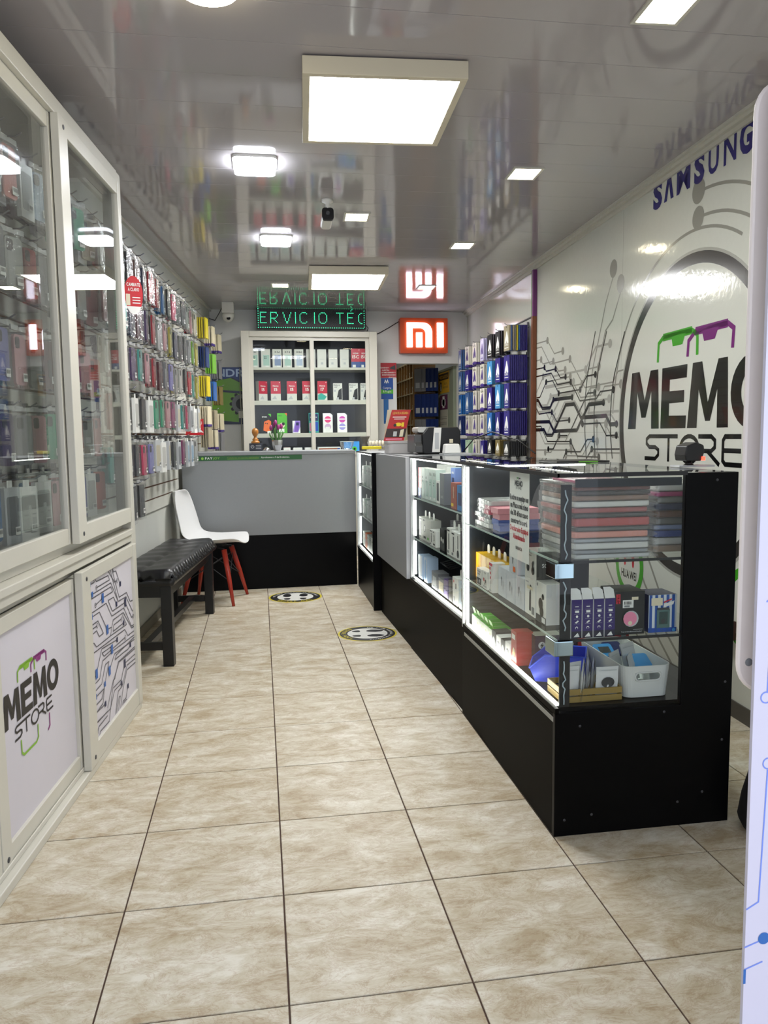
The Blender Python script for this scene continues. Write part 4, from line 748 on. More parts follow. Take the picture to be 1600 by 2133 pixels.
MB().tube([(.072, 0, .018), (.10, .004, .022), (.118, .004, .02)], .003, STEEL, 6).obj('wire_arm', t)
# ------------------------------------------------------------------ glass display counters down the right side
ALU = M('alu_edge', 'A9ABAC', .3, .6)
def at0(o, t): o.matrix_parent_inverse = Matrix.Translation(-t.location); return o
ca = thing('display_counter', 'black counter with lit glass case nearest the entrance, stuffed with packages and boxes', 'display counter', (1.1, 2.6, 0), 'lit glass counters')
XF, X1, Y0, Y1 = .828, 1.388, 2.098, 3.160
A = lambda mb, n, **k: at0(mb.obj(n, ca, **k), ca)
A(MB().box(XF, XF+.018, Y0+.02, Y1, 0, .372, DARK_LAM), 'front_panel', bevel=.0015)
FE = Fr((0, Y0, 0))                                             # the end face looks to the entrance
ep = MB().prism(FE, [(XF, 0), (X1, 0), (X1, 1.072), (1.222, 1.072), (1.222, .378), (XF, .378)], -.02, 0, BLACK_LAM)
e_ = A(ep, 'end_panel', bevel=.0015)
for x, z in ((.905, .335), (1.17, .36), (.945, .06), (1.22, .075), (.86, .05), (1.30, .10), (1.365, .44), (1.32, 1.05), (1.36, .26)): MB().lathe([(.0045, 0), (.004, .0012), (.001, .0015)], (0, 0, 0), DGREY, 8, FE.at(x, z)).obj('screw_cap', e_)
A(MB().box(XF+.02, X1, Y0+.02, Y1, .372, .388, BLACK_LAM), 'case_floor'); A(MB().box(XF+.02, X1, Y1-.016, Y1, .388, 1.066, M('divider_dark', '23262A', .15)), 'divider')
A(MB().box(X1-.018, X1, Y0+.02, Y1-.02, 0, .37, BLACK_LAM), 'back_panel')
fr_ = MB(); fr_.box(XF-.002, XF+.006, Y0-.002, Y1, 1.066, 1.078, BLACK); fr_.box(XF, 1.225, Y0-.002, Y0+.006, 1.066, 1.078, BLACK); fr_.box(XF-.001, XF+.010, Y1-.014, Y1, .378, 1.066, ALU); fr_.box(XF, XF+.012, Y0, Y1, .374, .392, DARK_LAM)
fr_.box(X1-.012, X1, Y0+.02, Y1, 1.062, 1.072, BLACK); A(fr_, 'edge_frame')
A(MB().box(XF+.001, XF+.006, Y0+.004, Y1-.016, .392, 1.066, GLASS), 'front_glass'); A(MB().box(XF+.012, 1.222, Y0+.003, Y0+.008, .380, 1.066, GLASS), 'end_glass'); A(MB().box(XF+.006, X1-.012, Y0+.02, Y1, 1.067, 1.073, GLASS), 'top_glass')
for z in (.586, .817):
    s_ = A(MB().box(XF+.015, 1.36, Y0+.012, Y1-.02, z, z+.006, GLASS), 'glass_shelf'); MB().box(XF+.012, 1.222, Y0+.010, Y0+.013, z-.001, z+.007, BLACK).obj('shelf_edge', s_); MB().box(XF+.0105, XF+.0135, Y0+.02, Y1-.02, z, z+.006, M('painted_lit_edge', 'B9CBC2', .15)).obj('front_edge', s_)  # bright line of light on the glass edges put into a pale colour
FA = Fr((XF, 0, 0), (0, -1, 0))                                # front face, looking to the aisle
A(MB().bx(FA, -Y1+.04, -Y0-.012, .348, .362, 0, .0015, M('tape_grey', '8F8F88', .5)), 'grey_tape')
ls = MB(); ls.box(XF+.014, XF+.022, Y1-.034, Y1-.020, .40, 1.055, STRIP); ls.box(XF+.010, XF+.020, Y0+.02, Y1-.03, .394, .400, STRIP); ls.box(XF+.06, 1.36, Y1-.030, Y1-.022, 1.052, 1.060, STRIP); A(ls, 'led_strip')
ls = MB(); ls.box(1.10, 1.125, 2.42, 3.10, 1.045, 1.05, WHITE)
for q in range(21):
    for w_ in (1.106, 1.118): ls.box(w_-.003, w_+.003, 2.44+.031*q, 2.448+.031*q, 1.05, 1.052, E('led_dot', 'FFFFFF', 6.0))
A(ls, 'led_dot_strip'); A(MB().box(XF+.06, 1.215, Y0+.012, Y0+.016, 1.036, 1.060, M('rail_navy', '10131D', .3)), 'top_rail')
A(MB().box(XF+.016, XF+.048, Y0+.010, Y0+.014, .392, 1.045, BLACK), 'corner_strip')
for z0, z1 in ((.83, 1.03), (.62, .765), (.40, .53)):
    n = 14; A(MB().tube([(XF+.030+.006*math.sin(q*1.7)*(.5+.5*math.sin(q*.6+z0*9)), Y0+.0085, z0+(z1-z0)*q/n) for q in range(n+1)], .0021, M('silicone', 'A9BBC2', .25), 6), 'silicone_bead')
CLAMP = M('clamp_chrome', '8FA3A8', .08, 1.0)
for z in (.775, .548):
    c = MB().bx(FE, XF-.003, XF+.052, z, z+.045, 0, .006, CLAMP); c.bx(FA, -Y0-.07, -Y0+.006, z, z+.045, 0, .006, CLAMP); A(c, 'glass_clamp', bevel=.003)

# ---- its contents
ZS = (.3892, .5930, .8240)
sl = [('white', 'C9CCCB', .014), ('grey', '8F9396', .012), ('white', 'D2D3CF', .020), ('grey', 'A6ABAF', .012), ('salmon pink', 'D98F7F', .020), ('clear', '5A5A58', .012), ('red', 'B23A38', .026), ('charcoal', '3C3A38', .012),
      ('pinkish red', 'A34F4C', .016), ('white foam', 'D8D8D2', .018), ('tan', '8A6A58', .016), ('dark', '3B3032', .012), ('brown red', '6E332F', .012), ('grey', '6E6A66', .008)]
z = ZS[2]+.0006
def package(col, hexa, th, x0, x1, y0, y1, z, label, group, rz=0.):
    cx, cy = (x0+x1)/2, (y0+y1)/2; w, d = x1-x0, y1-y0; F = Fr((0, 0, 0), (1, 0, 0), (0, 1, 0))
    o = MB().rbx(F, -w/2, w/2, -d/2, d/2, .0006, th-.0012, M('pack_'+hexa, hexa, .4), .012, 3).obj('tablet_package', loc=(cx, cy, z), bevel=min(.004, th*.25)); o.rotation_euler = (0, 0, rz); tag(o, label, 'package', group)
    b = MB(); b.prism(Fr((0, -d/2-.006, 0)), [(-w/2-.006, 0), (w/2+.004, 0), (w/2+.024, th*.3), (w/2+.018, th*.6), (w/2+.004, th), (-w/2-.006, th)], -d-.010, 0, LOOSE); b.obj('plastic_bag', o)
    return o
for i, (n, hx, th) in enumerate(sl):
    jx = rnd.uniform(-.006, .006)
    package(n, hx, th, .893+jx, 1.128+jx, 2.128, 2.40, z, '%s tablet sleeve in clear bag, %s from bottom of corner pile, front case' % (n, ORD[i]), 'tablet sleeves piled behind the corner glass'); z += th+.0008
package('magenta', 'B3386C', .010, .90, 1.06, 2.13, 2.33, z, 'magenta sleeve in clear bag on top of pile at the corner of front case', 'tablet sleeves piled behind the corner glass')
z = ZS[2]+.0006
for i, (n, hx, th) in enumerate((('beige', 'A9927F', .022), ('white', 'D0D0CC', .022), ('blue', '24408F', .022), ('pale blue', '7F8FB8', .016), ('grey', '6F706C', .020), ('brown', '6B4A38', .022), ('navy', '232A4E', .022), ('grey', '8B8C88', .018), ('magenta', 'C24A86', .016), ('white', 'DCDCD8', .026))):
    package(n, hx, th, 1.185+rnd.uniform(-.008, .004), 1.345, 2.20, 2.44, z, '%s bagged sleeve, %s from bottom of second pile behind black end panel' % (n, ORD[i]), 'second pile of bagged sleeves'); z += th+.0008
for k, (yc, cols) in enumerate(((3.045, ('C9CCC8', 'D98F98', 'B9C0BE', '2A3440', 'D8D8D4', 'CACFCB')), (2.945, ('D8D8D4', 'B9BDBA', '22262A', 'C94A60', 'D9899A', 'D0D3CF')), (2.845, ('2F4FA0', '2F4FA0', 'D98A94', 'D98A94')))):
    z = ZS[2]+.0006; nm = ('white', 'pink', 'grey', 'dark', 'cream', 'pale grey') if k == 0 else (('white', 'grey', 'black', 'red', 'pink', 'pale grey') if k == 1 else ('blue', 'blue', 'pink', 'pink'))
    for i, hx in enumerate(cols):
        th = .017 if k < 2 else .021
        o = MB().rbx(Fr((0, 0, 0), (1, 0, 0), (0, 1, 0)), -.08, .08, -.044, .044, 0, th, M('pack_'+hx, hx, .4), .010 if k < 2 else .002, 3).obj('boxed_case', loc=(.955+rnd.uniform(-.006, .006), yc, z)); z += th+.0008
        tag(o, '%s flat case box, %s from bottom of %s stack, top shelf of front case' % (nm[i], ORD[i], ('far', 'middle', 'near')[k]), 'case box', 'small stacks of case boxes')
        if k < 2: MB().box(-.083, .083, -.047, .047, -.0002, th+.0003, BAG).obj('plastic_bag', o)
# taped notice on the inside of the glass
pn = MB().bx(Fr((0, 0, 0), (0, -1, .0)), -.098, .098, 0, .290, -.0006, 0, PAPER).obj('paper_notice', loc=(XF+.0085, 2.452, .774)); tag(pn, 'white paper notice with black and red lettering taped inside the front glass', 'notice')
f = Fr((0, 0, 0), (0, -1, 0)); c = MB(); logo(c, f.at(0.0, .245, 0), .062, .0006, INK, GRN, PUR)
for i, (t_, m) in enumerate((('Retire su equipo en', INK), ('un Plazo máximo', INK), ('de 30 días caso', INK), ('contrario será', INK), ('Declarado Equipo', RED), ('Abandonado', RED))): c.text(f, t_, 0, .198-.026*i, .0165, m, .0006, min(.182, .0118*len(t_)), 'c', 2)
c.text(f, 'GERENCIA', 0, .034, .010, INK, .0006, .065, 'c', True); c.obj('print', pn)
def front(yc, w, h, d=.055, x=.868): return (x+d/2, yc, 0), (w, d, h)
def shelf_box(lab, yc, w, h, z, body, items, d=.055, x=.868, name='gadget_box', cat='box', group=None, top=None, tab=None, extra=(), rz=0.):
    return carton(name, lab, cat, (x+d/2, yc, z), (w, d, h), body, items, face='-x', rz=rz, group=group, top=top, tab=tab, extra=extra)
YB_ = M('box_yellow', 'D9A81E', .4); GB = 'boxes on the middle shelf of the front case'
for i in range(5): shelf_box('yellow accessory box with white hang tab, %s from the far end of middle shelf' % ORD[i], 3.105-.073*i, .069, .106, ZS[1], YB_, [('r', .0, .0, .12, 1, M('box_amber', 'C98A12', .4)), ('t', 'USB', .55, .45, .08, M('box_amber', 'C98A12', .4), .5)], x=.884, d=.09, group='yellow boxes', tab=True, name='yellow_box')
shelf_box('white box with bold black lettering and photo strip before the yellow boxes', 2.962, .074, .066, ZS[1], WHITE, [('t', 'POWER', .5, .78, .1, INK, .7), ('t', 'BANK', .5, .63, .1, INK, .6), ('r', .06, .05, .94, .45, DGREY), ('c', .3, .25, .1, MGREY), ('c', .7, .28, .1, LGREY)], x=.846, d=.036)
shelf_box('white box with red dots and cable drawing next to photo strip box', 2.880, .060, .070, ZS[1], WHITE, [('t', 'TYPE C', .5, .85, .07, INK, .8), ('c', .3, .5, .13, RED), ('c', .7, .45, .12, DGREY), ('r', .1, .1, .9, .2, LGREY), ('c', .6, .3, .1, INK)], x=.846, d=.036)
shelf_box('tall narrow white and red box on middle shelf of front case', 2.815, .042, .112, ZS[1], WHITE, [('r', .0, .9, 1, 1, RED), ('r', .1, .76, .5, .86, RED), ('c', .5, .66, .14, RED), ('c', .5, .5, .14, RED), ('r', .45, .1, .55, .4, MGREY), ('r', .2, .04, .8, .1, LGREY)], x=.85, d=.05)
EAR = lambda: [('c', .42, .62, .07, MGREY), ('p', [(.38, .58), (.46, .58), (.44, .36), (.40, .36)], MGREY), ('c', .62, .52, .07, LGREY), ('p', [(.58, .5), (.66, .5), (.64, .26), (.60, .26)], LGREY)]
for i, yc in enumerate((2.730, 2.632, 2.534)): shelf_box('plain white earphone box with grey drawing, %s of three in lower row, front case' % ORD[i], yc, .094, .108, ZS[1], M('box_pale', 'C9CDD3', .35), EAR(), group=GB, d=.06)
shelf_box('white box with earphone picture stacked on the plain white row', 2.60, .096, .084, ZS[1]+.109, M('box_pale', 'C9CDD3', .35), [('c', .4, .7, .1, MGREY), ('r', .37, .4, .43, .7, MGREY), ('r', .45, .08, .72, .3, ORANGE), ('t', 'TUNE', .6, .85, .08, MGREY, .4)], group=GB, d=.06)
HP = [('t', 'Wireless', .45, .88, .05, INK, .5), ('t', 'Headset', .45, .79, .05, INK, .5), ('c', .28, .36, .13, INK), ('c', .72, .30, .13, INK), ('p', [(.22, .4), (.30, .4), (.36, .66), (.30, .7), (.2, .6)], DGREY), ('p', [(.66, .34), (.74, .34), (.80, .6), (.74, .66), (.64, .56)], DGREY)]
o = shelf_box('white and grey headphone box stacked near the chrome clamp, front case', 2.425, .108, .094, ZS[1]+.1245, WHITE, HP, group=GB, d=.075, extra=[('side_print', Fr((-.0375, -.054, 0)), .075, .094, [('r', 0, 0, 1, 1, M('box_warm_grey', '55534F', .4)), ('t', 'SONY', .55, .45, .13, WHITE, .6)])])
shelf_box('white box with black stick earbud under the headphone box', 2.430, .096, .124, ZS[1], WHITE, [('p', [(.42, .12), (.62, .12), (.62, .6), (.55, .74), (.44, .6)], DGREY), ('c', .58, .78, .07, DGREY), ('r', .7, .06, .95, .26, MGREY), ('r', .1, .86, .4, .9, LGREY), ('r', .25, .7, .8, .78, CREAM)], d=.06)
shelf_box('white box with round black earbuds nearest the glass corner', 2.325, .088, .128, ZS[1], WHITE, [('c', .45, .46, .22, INK), ('c', .55, .28, .2, INK), ('c', .68, .66, .11, INK), ('r', 0, 0, 1, .17, DGREY), ('r', .6, .02, .95, .15, PAPER), ('c', .15, .92, .06, MGREY)], d=.055)
VIO = M('box_violet', '2E1A66', .35)
for i, x in enumerate((.900, .9345, .969, 1.0035)):
    it = [('r', 0, 0, 1, .18, M('box_violet_dark', '17122E', .35)), ('p', [(.2, .03), (.8, .03), (.62, .14), (.45, .10)], WHITE), ('c', .5, .27, .14, WHITE), ('c', .5, .26, .10, VIO)]
    for q, zz in enumerate((.42, .55, .68, .80)): it += [('r', .2, zz-.045, .8, zz-.04, LGREY), [('p', [(.3, zz-.01), (.6, zz+.05), (.7, zz+.02), (.45, zz-.03)], WHITE), ('c', .5, zz+.02, .12, WHITE), ('r', .3, zz-.01, .7, zz+.05, WHITE), ('r', .3, zz+.02, .65, zz+.04, WHITE)][q]]
    o = carton('earphone_box', 'purple box with white icons, %s from the corner along the end glass' % ORD[i], 'box', (x, 2.155, ZS[1]), (.031, .070, .114), VIO, it, side=M('box_violet_side', 'C9C6CF', .4), group='purple earphone boxes')
    MB().prism(Fr((0, -.033, .1145), (1, 0, 0), (0, .42, .9)), [(-.0155, 0), (.0155, 0), (.0155, .026), (.006, .034), (-.0155, .034)], 0, .001, PAPER).obj('open_flap', o)
    MB().prism(Fr((-.017, 0, 0), (0, -1, 0)), [(-.034, 0), (.034, 0), (.034, .112), (-.034, .112)], 0, .0012, PAPER).obj('side_sleeve', o)
carton('earphone_box', 'black box with round pink earphone window and barcode sticker', 'box', (1.070, 2.180, ZS[1]), (.094, .10, .130), M('box_soft_black', '141416', .4), [('r', .04, .72, .18, .94, RED), ('r', .26, .62, .62, .80, PAPER), ('r', .56, .80, .78, .87, CREAM)]+[('r', .31+.04*q, .70, .33+.04*q, .77, INK) for q in range(6)]+
       [('r', .30, .64, .48, .68, MGREY), ('c', .53, .37, .26, LGREY), ('c', .50, .37, .23, PINK), ('c', .50, .27, .07, CREAM), ('t', 'True wireless Bluetooth headset', .55, .06, .028, LGREY, .7), ('r', .6, .11, .92, .13, MGREY)], extra=[('tag_text', Fr((-.047, -.05, 0), (0, 0, -1), (1, 0, 0)), .130, .094, [('t', 'YX-04', -.83, .075, .075, WHITE, .2)])])
st_ = [('r', 0, 0, 1, .12, BLUE)]+[('r', .02+.2*q, 0, .12+.2*q, 1, M('box_royal', '1F4F9E', .4)) for q in range(5)]+[('r', .08, .72, .48, .92, CREAM), ('p', [(.5, .66), (.86, .74), (.9, .84), (.54, .76)], PAPER), ('p', [(.52, .78), (.8, .86), (.8, .9), (.52, .82)], RED), ('r', .28, .12, .74, .62, M('gadget_teal', '4E6E6C', .3)), ('r', .30, .60, .72, .66, DGREY), ('r', .36, .22, .66, .55, M('gadget_dark', '2E4443', .3)), ('c', .5, .3, .08, DGREY), ('c', .88, .06, .06, SKYB)]
carton('fan_box', 'blue and white striped box with translucent gadget picture beside black box', 'box', (1.178, 2.180, ZS[1]), (.090, .09, .114), M('box_bluewhite', 'D3DBE0', .4), st_, side=NAVY)
# lower level
for i in range(5): 
    o = shelf_box('pale box with bright green lid flap, %s from far end of bottom level' % ORD[i], 3.075-.058*i, .052, .055, ZS[0], M('box_pale_green', 'D5DCCB', .4), [('c', .5, .45, .28, M('pale_leaf', 'A9C98A', .4)), ('r', .1, .1, .9, .2, LGREY)], d=.08, x=.856, top=GREEN, group='green lidded boxes')
    MB().prism(Fr((-.03, .0, .0555), (0, -1, 0), (-.3, 0, .95)), [(-.022, 0), (.022, 0), (.018, .034), (-.018, .034)], 0, .001, M('flap_green', '6FB52E', .4)).obj('lid_flap', o)
for i, (yc, b, l, h_) in enumerate(((2.785, DGREY, 'dark grey box with white lens drawing on bottom level', .062), (2.728, WHITE, 'small plain white box between grey ones on bottom level', .055), (2.672, DGREY, 'second dark grey box nearer the red one on bottom level', .056), (2.62, WHITE, 'second small white box just left of the red one', .060))):
    shelf_box(l, yc, .050, h_, ZS[0], b, [('c', .5, .4, .3, LGREY if b is DGREY else MGREY), ('c', .5, .4, .2, WHITE)], d=.06, x=.853)
shelf_box('red earphone box with gold earpiece picture on bottom level', 2.558, .056, .118, ZS[0], M('box_brick', 'A83C34', .4), [('c', .5, .36, .26, M('gold_print', 'D9B45A', .3, .4)), ('c', .5, .42, .16, CREAM), ('r', .2, .75, .8, .9, PAPER)], d=.06, x=.856)
for i in range(3):
    o = carton('power_box', '%s dark purple box with round white lightning symbol, behind the blue bin' % ('left', 'middle', 'right')[i], 'box', (.935+.051*i, 2.525, ZS[0]), (.048, .06, .112), M('box_plum', '3A1B3A', .4), [('c', .5, .70, .27, WHITE), ('p', [(.56, .80), (.36, .68), (.48, .68), (.42, .58), (.64, .72), (.52, .72)], INK), ('r', .2, .5, .8, .515, LGREY), ('c', .5, .34, .27, WHITE), ('c', .5, .34, .14, DGREY)], top=M('box_bone', 'CFCFC6', .4), group='dark purple lightning boxes', side=M('box_dark_side', '221A22', .4))
carton('red_box', 'plain red carton behind the white basket, bottom level', 'box', (1.21, 2.61, ZS[0]), (.15, .10, .12), M('box_deep_red', 'A51522', .4), [('r', .8, .4, .92, .8, MGREY)])
def bin_(loc, rz, label, s_=1.0):
    t = thing('storage_bin', label, 'bin', loc, 'blue storage bins', rz); BL = M('bin_blue', '1F3FD0', .35); w, d, h = .11*s_, .15*s_, .075*s_; th = .003
    mb = MB(); F = Fr((0, 0, 0), (0, -1, 0)); side = [(-d/2, 0), (d/2-.02, 0), (d/2, h*.5), (d/2-.05, h), (-d/2, h)]
    G = Fr((0, 0, 0), (1, 0, 0))
    for x in (-w/2, w/2-th): mb.prism(Fr((x+th, 0, 0), (0, 1, 0)), side, -th, 0, BL)
    mb.box(-w/2, w/2, -d/2, d/2-.02, 0, th, BL); mb.box(-w/2, w/2, -d/2, -d/2+th, 0, h, BL)
    mb.poly([(-w/2, d/2-.02, 0), (w/2, d/2-.02, 0), (w/2, d/2, h*.5), (-w/2, d/2, h*.5)], BL); mb.obj('bin_body', t)
    MB().tube([(-w/2, d/2, h*.5), (-w/2, d/2-.05, h), (-w/2, -d/2, h), (w/2, -d/2, h), (w/2, d/2-.05, h), (w/2, d/2, h*.5)], .003, M('bin_rim', '2F55E8', .3), 6, True).obj('rim', t); return t
bin_((.952, 2.388, ZS[0]+.0006), math.radians(65), 'blue open-fronted plastic bin lying behind the gold crate', 1.18)
t = thing('slatted_crate', 'small gold painted slatted crate full of white bags behind end glass', 'crate', (.963, 2.205, ZS[0]+.0006)); GD = M('crate_gold', '9A8146', .4, .3)
for z0 in (0, .022): 
    for y in (-.062, .058): MB().box(-.09, .09, y, y+.004, z0, z0+.018, GD).obj('slat', t)
    for x in (-.094, .09): MB().box(x, x+.004, -.062, .062, z0, z0+.018, GD).obj('slat', t)
MB().box(-.09, .09, -.058, .058, 0, .003, GD).obj('crate_base', t)
BAGW = M('pouch_white', 'CBCBCB', .3); WHITEBAG = M('pouch_pearl', 'D8D9DA', .25, spec=.6)
def pouch(x, y, z, w, h, rz, label, grp, tilt=0., dark=False):
    F = Fr((0, 0, 0)); mb = MB(); n = 5; fr2 = [[(-w/2+w*i/4, h*j/n, .007*math.sin(math.pi*i/4)*math.sin(math.pi*min(1, j/n*1.15))+.002*math.sin(i*2.3+j*1.7)) for i in range(5)] for j in range(n+1)]
    for s_ in (1, -1):
        k = len(mb.v)
        for row in fr2: mb.v += [tuple(F(a, b, .0006*s_+s_*max(0, c))) for a, b, c in row]
        for j in range(n):
            for i in range(4): mb.face([k+j*5+i, k+j*5+i+1, k+(j+1)*5+i+1, k+(j+1)*5+i], WHITEBAG, True)
    o = mb.obj('pouch', loc=(x, y, z)); o.rotation_euler = (tilt, 0, rz); tag(o, label, 'pouch', grp)
    MB().rect(F, -w*.4, w*.4, h*.88, h*.90, .0042, LGREY).obj('seal', o)
    if dark: MB().disc(F, 0, h*.52, .0085, w*.3, DGREY, 14, h*.17).obj('contents', o)
    return o
for i, (dx_, dy_, rz, h_) in enumerate(((-.068, -.045, .1, .105), (-.05, -.02, .3, .11), (-.028, -.04, 1.2, .118), (-.006, -.024, 1.25, .112), (.016, -.014, 1.2, .115), (.050, -.046, 0., .098))):
    pouch(.963+dx_*1.0, 2.205+dy_, ZS[0]+.005, .060 if i != 5 else .070, h_, rz, 'white resealable pouch standing in gold crate, %s from the left' % ORD[i], 'pouches in the gold crate', .08, i == 5)
t = thing('plastic_basket', 'white plastic basket with oval hand holes at right of bottom level', 'basket', (1.142, 2.315, ZS[0]+.0006)); BW = M('basket_white', 'D3D4D2', .35); mb = MB(); w, d, h, th = .160, .34, .098, .0035
F = Fr((0, 0, 0), (1, 0, 0), (0, 1, 0)); o_ = rrect(-w/2, w/2, -d/2, d/2, .03, 6); i_ = rrect(-w/2+th, w/2-th, -d/2+th, d/2-th, .027, 6); n = len(o_)
def flare(p, z): k = 1-.10*(1-z/h); return (p[0]*k, p[1]*(1-.04*(1-z/h)), z)
def zs_(p): return h
# walls with hand holes cut in the two short ends: build the short ends as pieces round the hole
for P in (o_, i_):
    for q in range(n):
        a, b = P[q], P[(q+1) % n]
        if abs(a[1]-b[1]) < 1e-6 and abs(a[0]-b[0]) > .05:
            x0, x1 = sorted((a[0], b[0])); y = a[1]
            for (u0, u1, v0, v1) in ((x0, x1, 0, .052), (x0, x1, .078, h), (x0, -.042, .052, .078), (.042, x1, .052, .078)):
                mb.poly([flare((u0, y), v0), flare((u1, y), v0), flare((u1, y), v1), flare((u0, y), v1)], BW)
        else: mb.poly([flare(a, 0), flare(b, 0), flare(b, h), flare(a, h)], BW)
for q in range(n): mb.poly([flare(o_[q], h), flare(o_[(q+1) % n], h), flare(i_[(q+1) % n], h), flare(i_[q], h)], BW)
mb.poly([flare(p, .002) for p in o_], BW); mb.obj('basket_body', t)
for y in (-d/2-.0005, d/2-.004): 
    f = Fr((0, y+.0045 if y > 0 else y, 0)); MB().tube([flare((a, y if y < 0 else y+.002), z) for a, z in rrect(-.042, .042, .052, .078, .0125, 5)], .0028, BW, 6, True).obj('hand_hole_rim', t)
for i, (dx_, dy_, rz, h_, l) in enumerate(((-.03, -.05, .7, .105, 'white pouch leaning in basket, left'), (.0, -.10, .9, .11, 'white pouch leaning in basket, front middle'), (.028, -.02, .5, .12, 'white pouch leaning in basket, right'), (-.03, .115, .1, .11, 'white pouch leaning at the back of basket'))):
    pouch(1.142+dx_, 2.315+dy_, ZS[0]+.006, .07, h_, rz, l, None, -.25)
for i, (x, y, c, l) in enumerate(((1.115, 2.40, SKYB, 'sky blue packet with dark print lying in white basket'), (1.175, 2.27, SKYB, 'plain sky blue packet at right side of white basket'), (1.155, 2.42, NAVY, 'dark blue packet at the back of white basket'))):
    o = MB().rbx(Fr((0, 0, 0), (1, 0, 0), (0, .9, .45)), -.032, .032, -.03, .03, 0, .012, c, .008, 3).obj('packet', loc=(x, y, ZS[0]+.07)); tag(o, l, 'packet')
    if i == 0: MB().rect(Fr((0, 0, 0), (1, 0, 0), (0, .9, .45)), -.018, .02, -.015, .015, .0128, DGREY).obj('print', o)
# things on top
t = thing('barcode_scanner', 'black handheld barcode scanner with red light standing on near counter top', 'scanner', (1.405, 2.40, 1.0745)); F = Fr((0, 0, 0))
MB().box(-.05, .075, -.03, .03, 0, .006, LGREY).obj('base_plate', t); MB().lathe([(.016, .006), (.010, .014), (.010, .026)], (0, 0, 0), BLACK, 14).obj('neck', t)
MB().prism(F.at(0, .02), [(-.030, 0), (.024, .0), (.036, .030), (.032, .052), (.006, .062), (-.028, .050), (-.034, .02)], -.035, .035, BLACK).obj('scanner_head', t, bevel=.004)
MB().bx(F, .024, .036, .022, .034, .035, .037, E('scan_light', 'FF2418', 9.0)).obj('red_light', t)
t = MB().box(-.12, .10, -.10, .10, 0, .006, BLACK).obj('counter_mat', loc=(1.27, 3.02, 1.0738)); tag(t, 'thin black mat with painted green reflection lying on the glass counter top', 'mat'); MB().box(-.03, .05, -.102, -.10, .001, .005, M('green_reflection_paint', '6FC23A', .4)).obj('painted_green_reflection', t)  # green light reflected by the mat, painted as a thin strip on its edge

# ------------------------------------------------------------------ second case, grey panel unit and corner case
def case(name, label, frm, L, D_, zt, zb, shelves, base_m, top='glass', clamp=True):
    """glass case whose front runs away from frm's origin along -a; D_ deep"""
    t = thing(name, label, 'display counter', frm(-L/2, 0, -D_/2), 'lit glass counters'); P = lambda mb, n, **k: at0(mb.obj(n, t, **k), t)
    P(MB().bx(frm, -L, 0, 0, zb-.03, -.018, 0, base_m), 'front_panel'); P(MB().bx(frm, -L, 0, zb-.03, zb-.012, -D_, -.004, BLACK_LAM), 'case_floor'); P(MB().bx(frm, -L, 0, 0, zt, -D_-.016, -D_, BLACK_LAM), 'back_panel')
    P(MB().bx(frm, -L+.018, -.018, zb-.012, zt-.006, -.009, -.004, GLASS), 'front_glass'); mb = MB(); mb.bx(frm, -L, -L+.018, zb-.012, zt, -.02, 0, ALU); mb.bx(frm, -.018, 0, zb-.012, zt, -.02, 0, ALU); mb.bx(frm, -L, 0, zt-.006, zt+.003, -.012, .001, BLACK); mb.bx(frm, -L, 0, zb-.028, zb-.012, -.004, .003, BLACK_LAM); P(mb, 'edge_frame')
    P(MB().bx(frm, -L, 0, zt-.002, zt+.004, -D_, -.012, GLASS if top == 'glass' else top), 'top'); P(MB().bx(frm, -L, -L+.012, zb-.012, zt-.004, -D_, -.02, M('divider_dark', '23262A', .15)), 'divider')
    for z in shelves: s_ = P(MB().bx(frm, -L+.02, -.02, z-.007, z, -D_+.06, -.02, GLASS), 'glass_shelf'); MB().bx(frm, -L+.02, -.02, z-.007, z, -.0195, -.018, M('painted_lit_edge', 'B9CBC2', .15)).obj('front_edge', s_)
    mb = MB(); zz = [zb]+list(shelves)+[zt]
    for a, b in zip(zz[:-1], zz[1:]): mb.bx(frm, -L+.022, -L+.034, a+.01, b-.02, -.028, -.02, STRIP)
    mb.bx(frm, -L+.04, -.03, zb-.008, zb-.004, -.022, -.012, STRIP); mb.bx(frm, -L+.04, -.03, zt-.014, zt-.009, -.022, -.012, STRIP); P(mb, 'led_strip')
    return t
FBC = Fr((.836, 3.166, 0), (.029, -1, 0)); LB = 1.03
case('display_counter', 'lit glass case of phones and cables between front case and grey panel', FBC, LB, .50, 1.070, .415, (.628, .852), DARK_LAM)
def fbox(frm, lab, a, w, h, z, body, items, dep=.05, c=-.04, name='phone_box', cat='box', group=None, tab=None, top=None, side=None):
    p = frm(-a, z, -dep/2+c); rz = math.atan2(frm.u.y, frm.u.x)+math.pi/2
    o = carton(name, lab, cat, p, (w, dep, h), body, items, face='-x', rz=rz, group=group, tab=tab, top=top, side=side); return o
z = .8532
fbox(FBC, 'red and blue phone box at far end of top shelf, second case', .955, .070, .160, z, WB, RP('15C', 1), side=WHITE)
for i, (n_, c_) in enumerate((('', MINT), ('', MINT), ('X5c', MINT), ('X7d', MINT))): fbox(FBC, 'mint and white phone box, %s after the red one, second case top shelf' % ORD[i], .878-.077*i, .073, .160, z, M('box_mint', 'C3D3CC', .35), phone(c_, n_) if n_ else [('r', .1, .1, .9, .6, M('print_sage', '86A89C', .4)), ('c', .3, .7, .1, DGREY), ('c', .3, .58, .1, DGREY)], group='mint phone boxes in second case', top=WHITE)
for i, (a, w_, hh) in enumerate(((.86, .16, .175), (.66, .14, .170))): fbox(FBC, ('tall plain white carton behind the red and mint boxes', 'tall plain white carton behind the last mint boxes')[i], a, w_, hh, z, WHITE, [], dep=.06, c=-.13, name='white_carton')
fbox(FBC, 'small white box with dark window after the mint boxes', .575, .058, .110, z, WHITE, [('r', .15, .1, .85, .9, DGREY)], dep=.05)
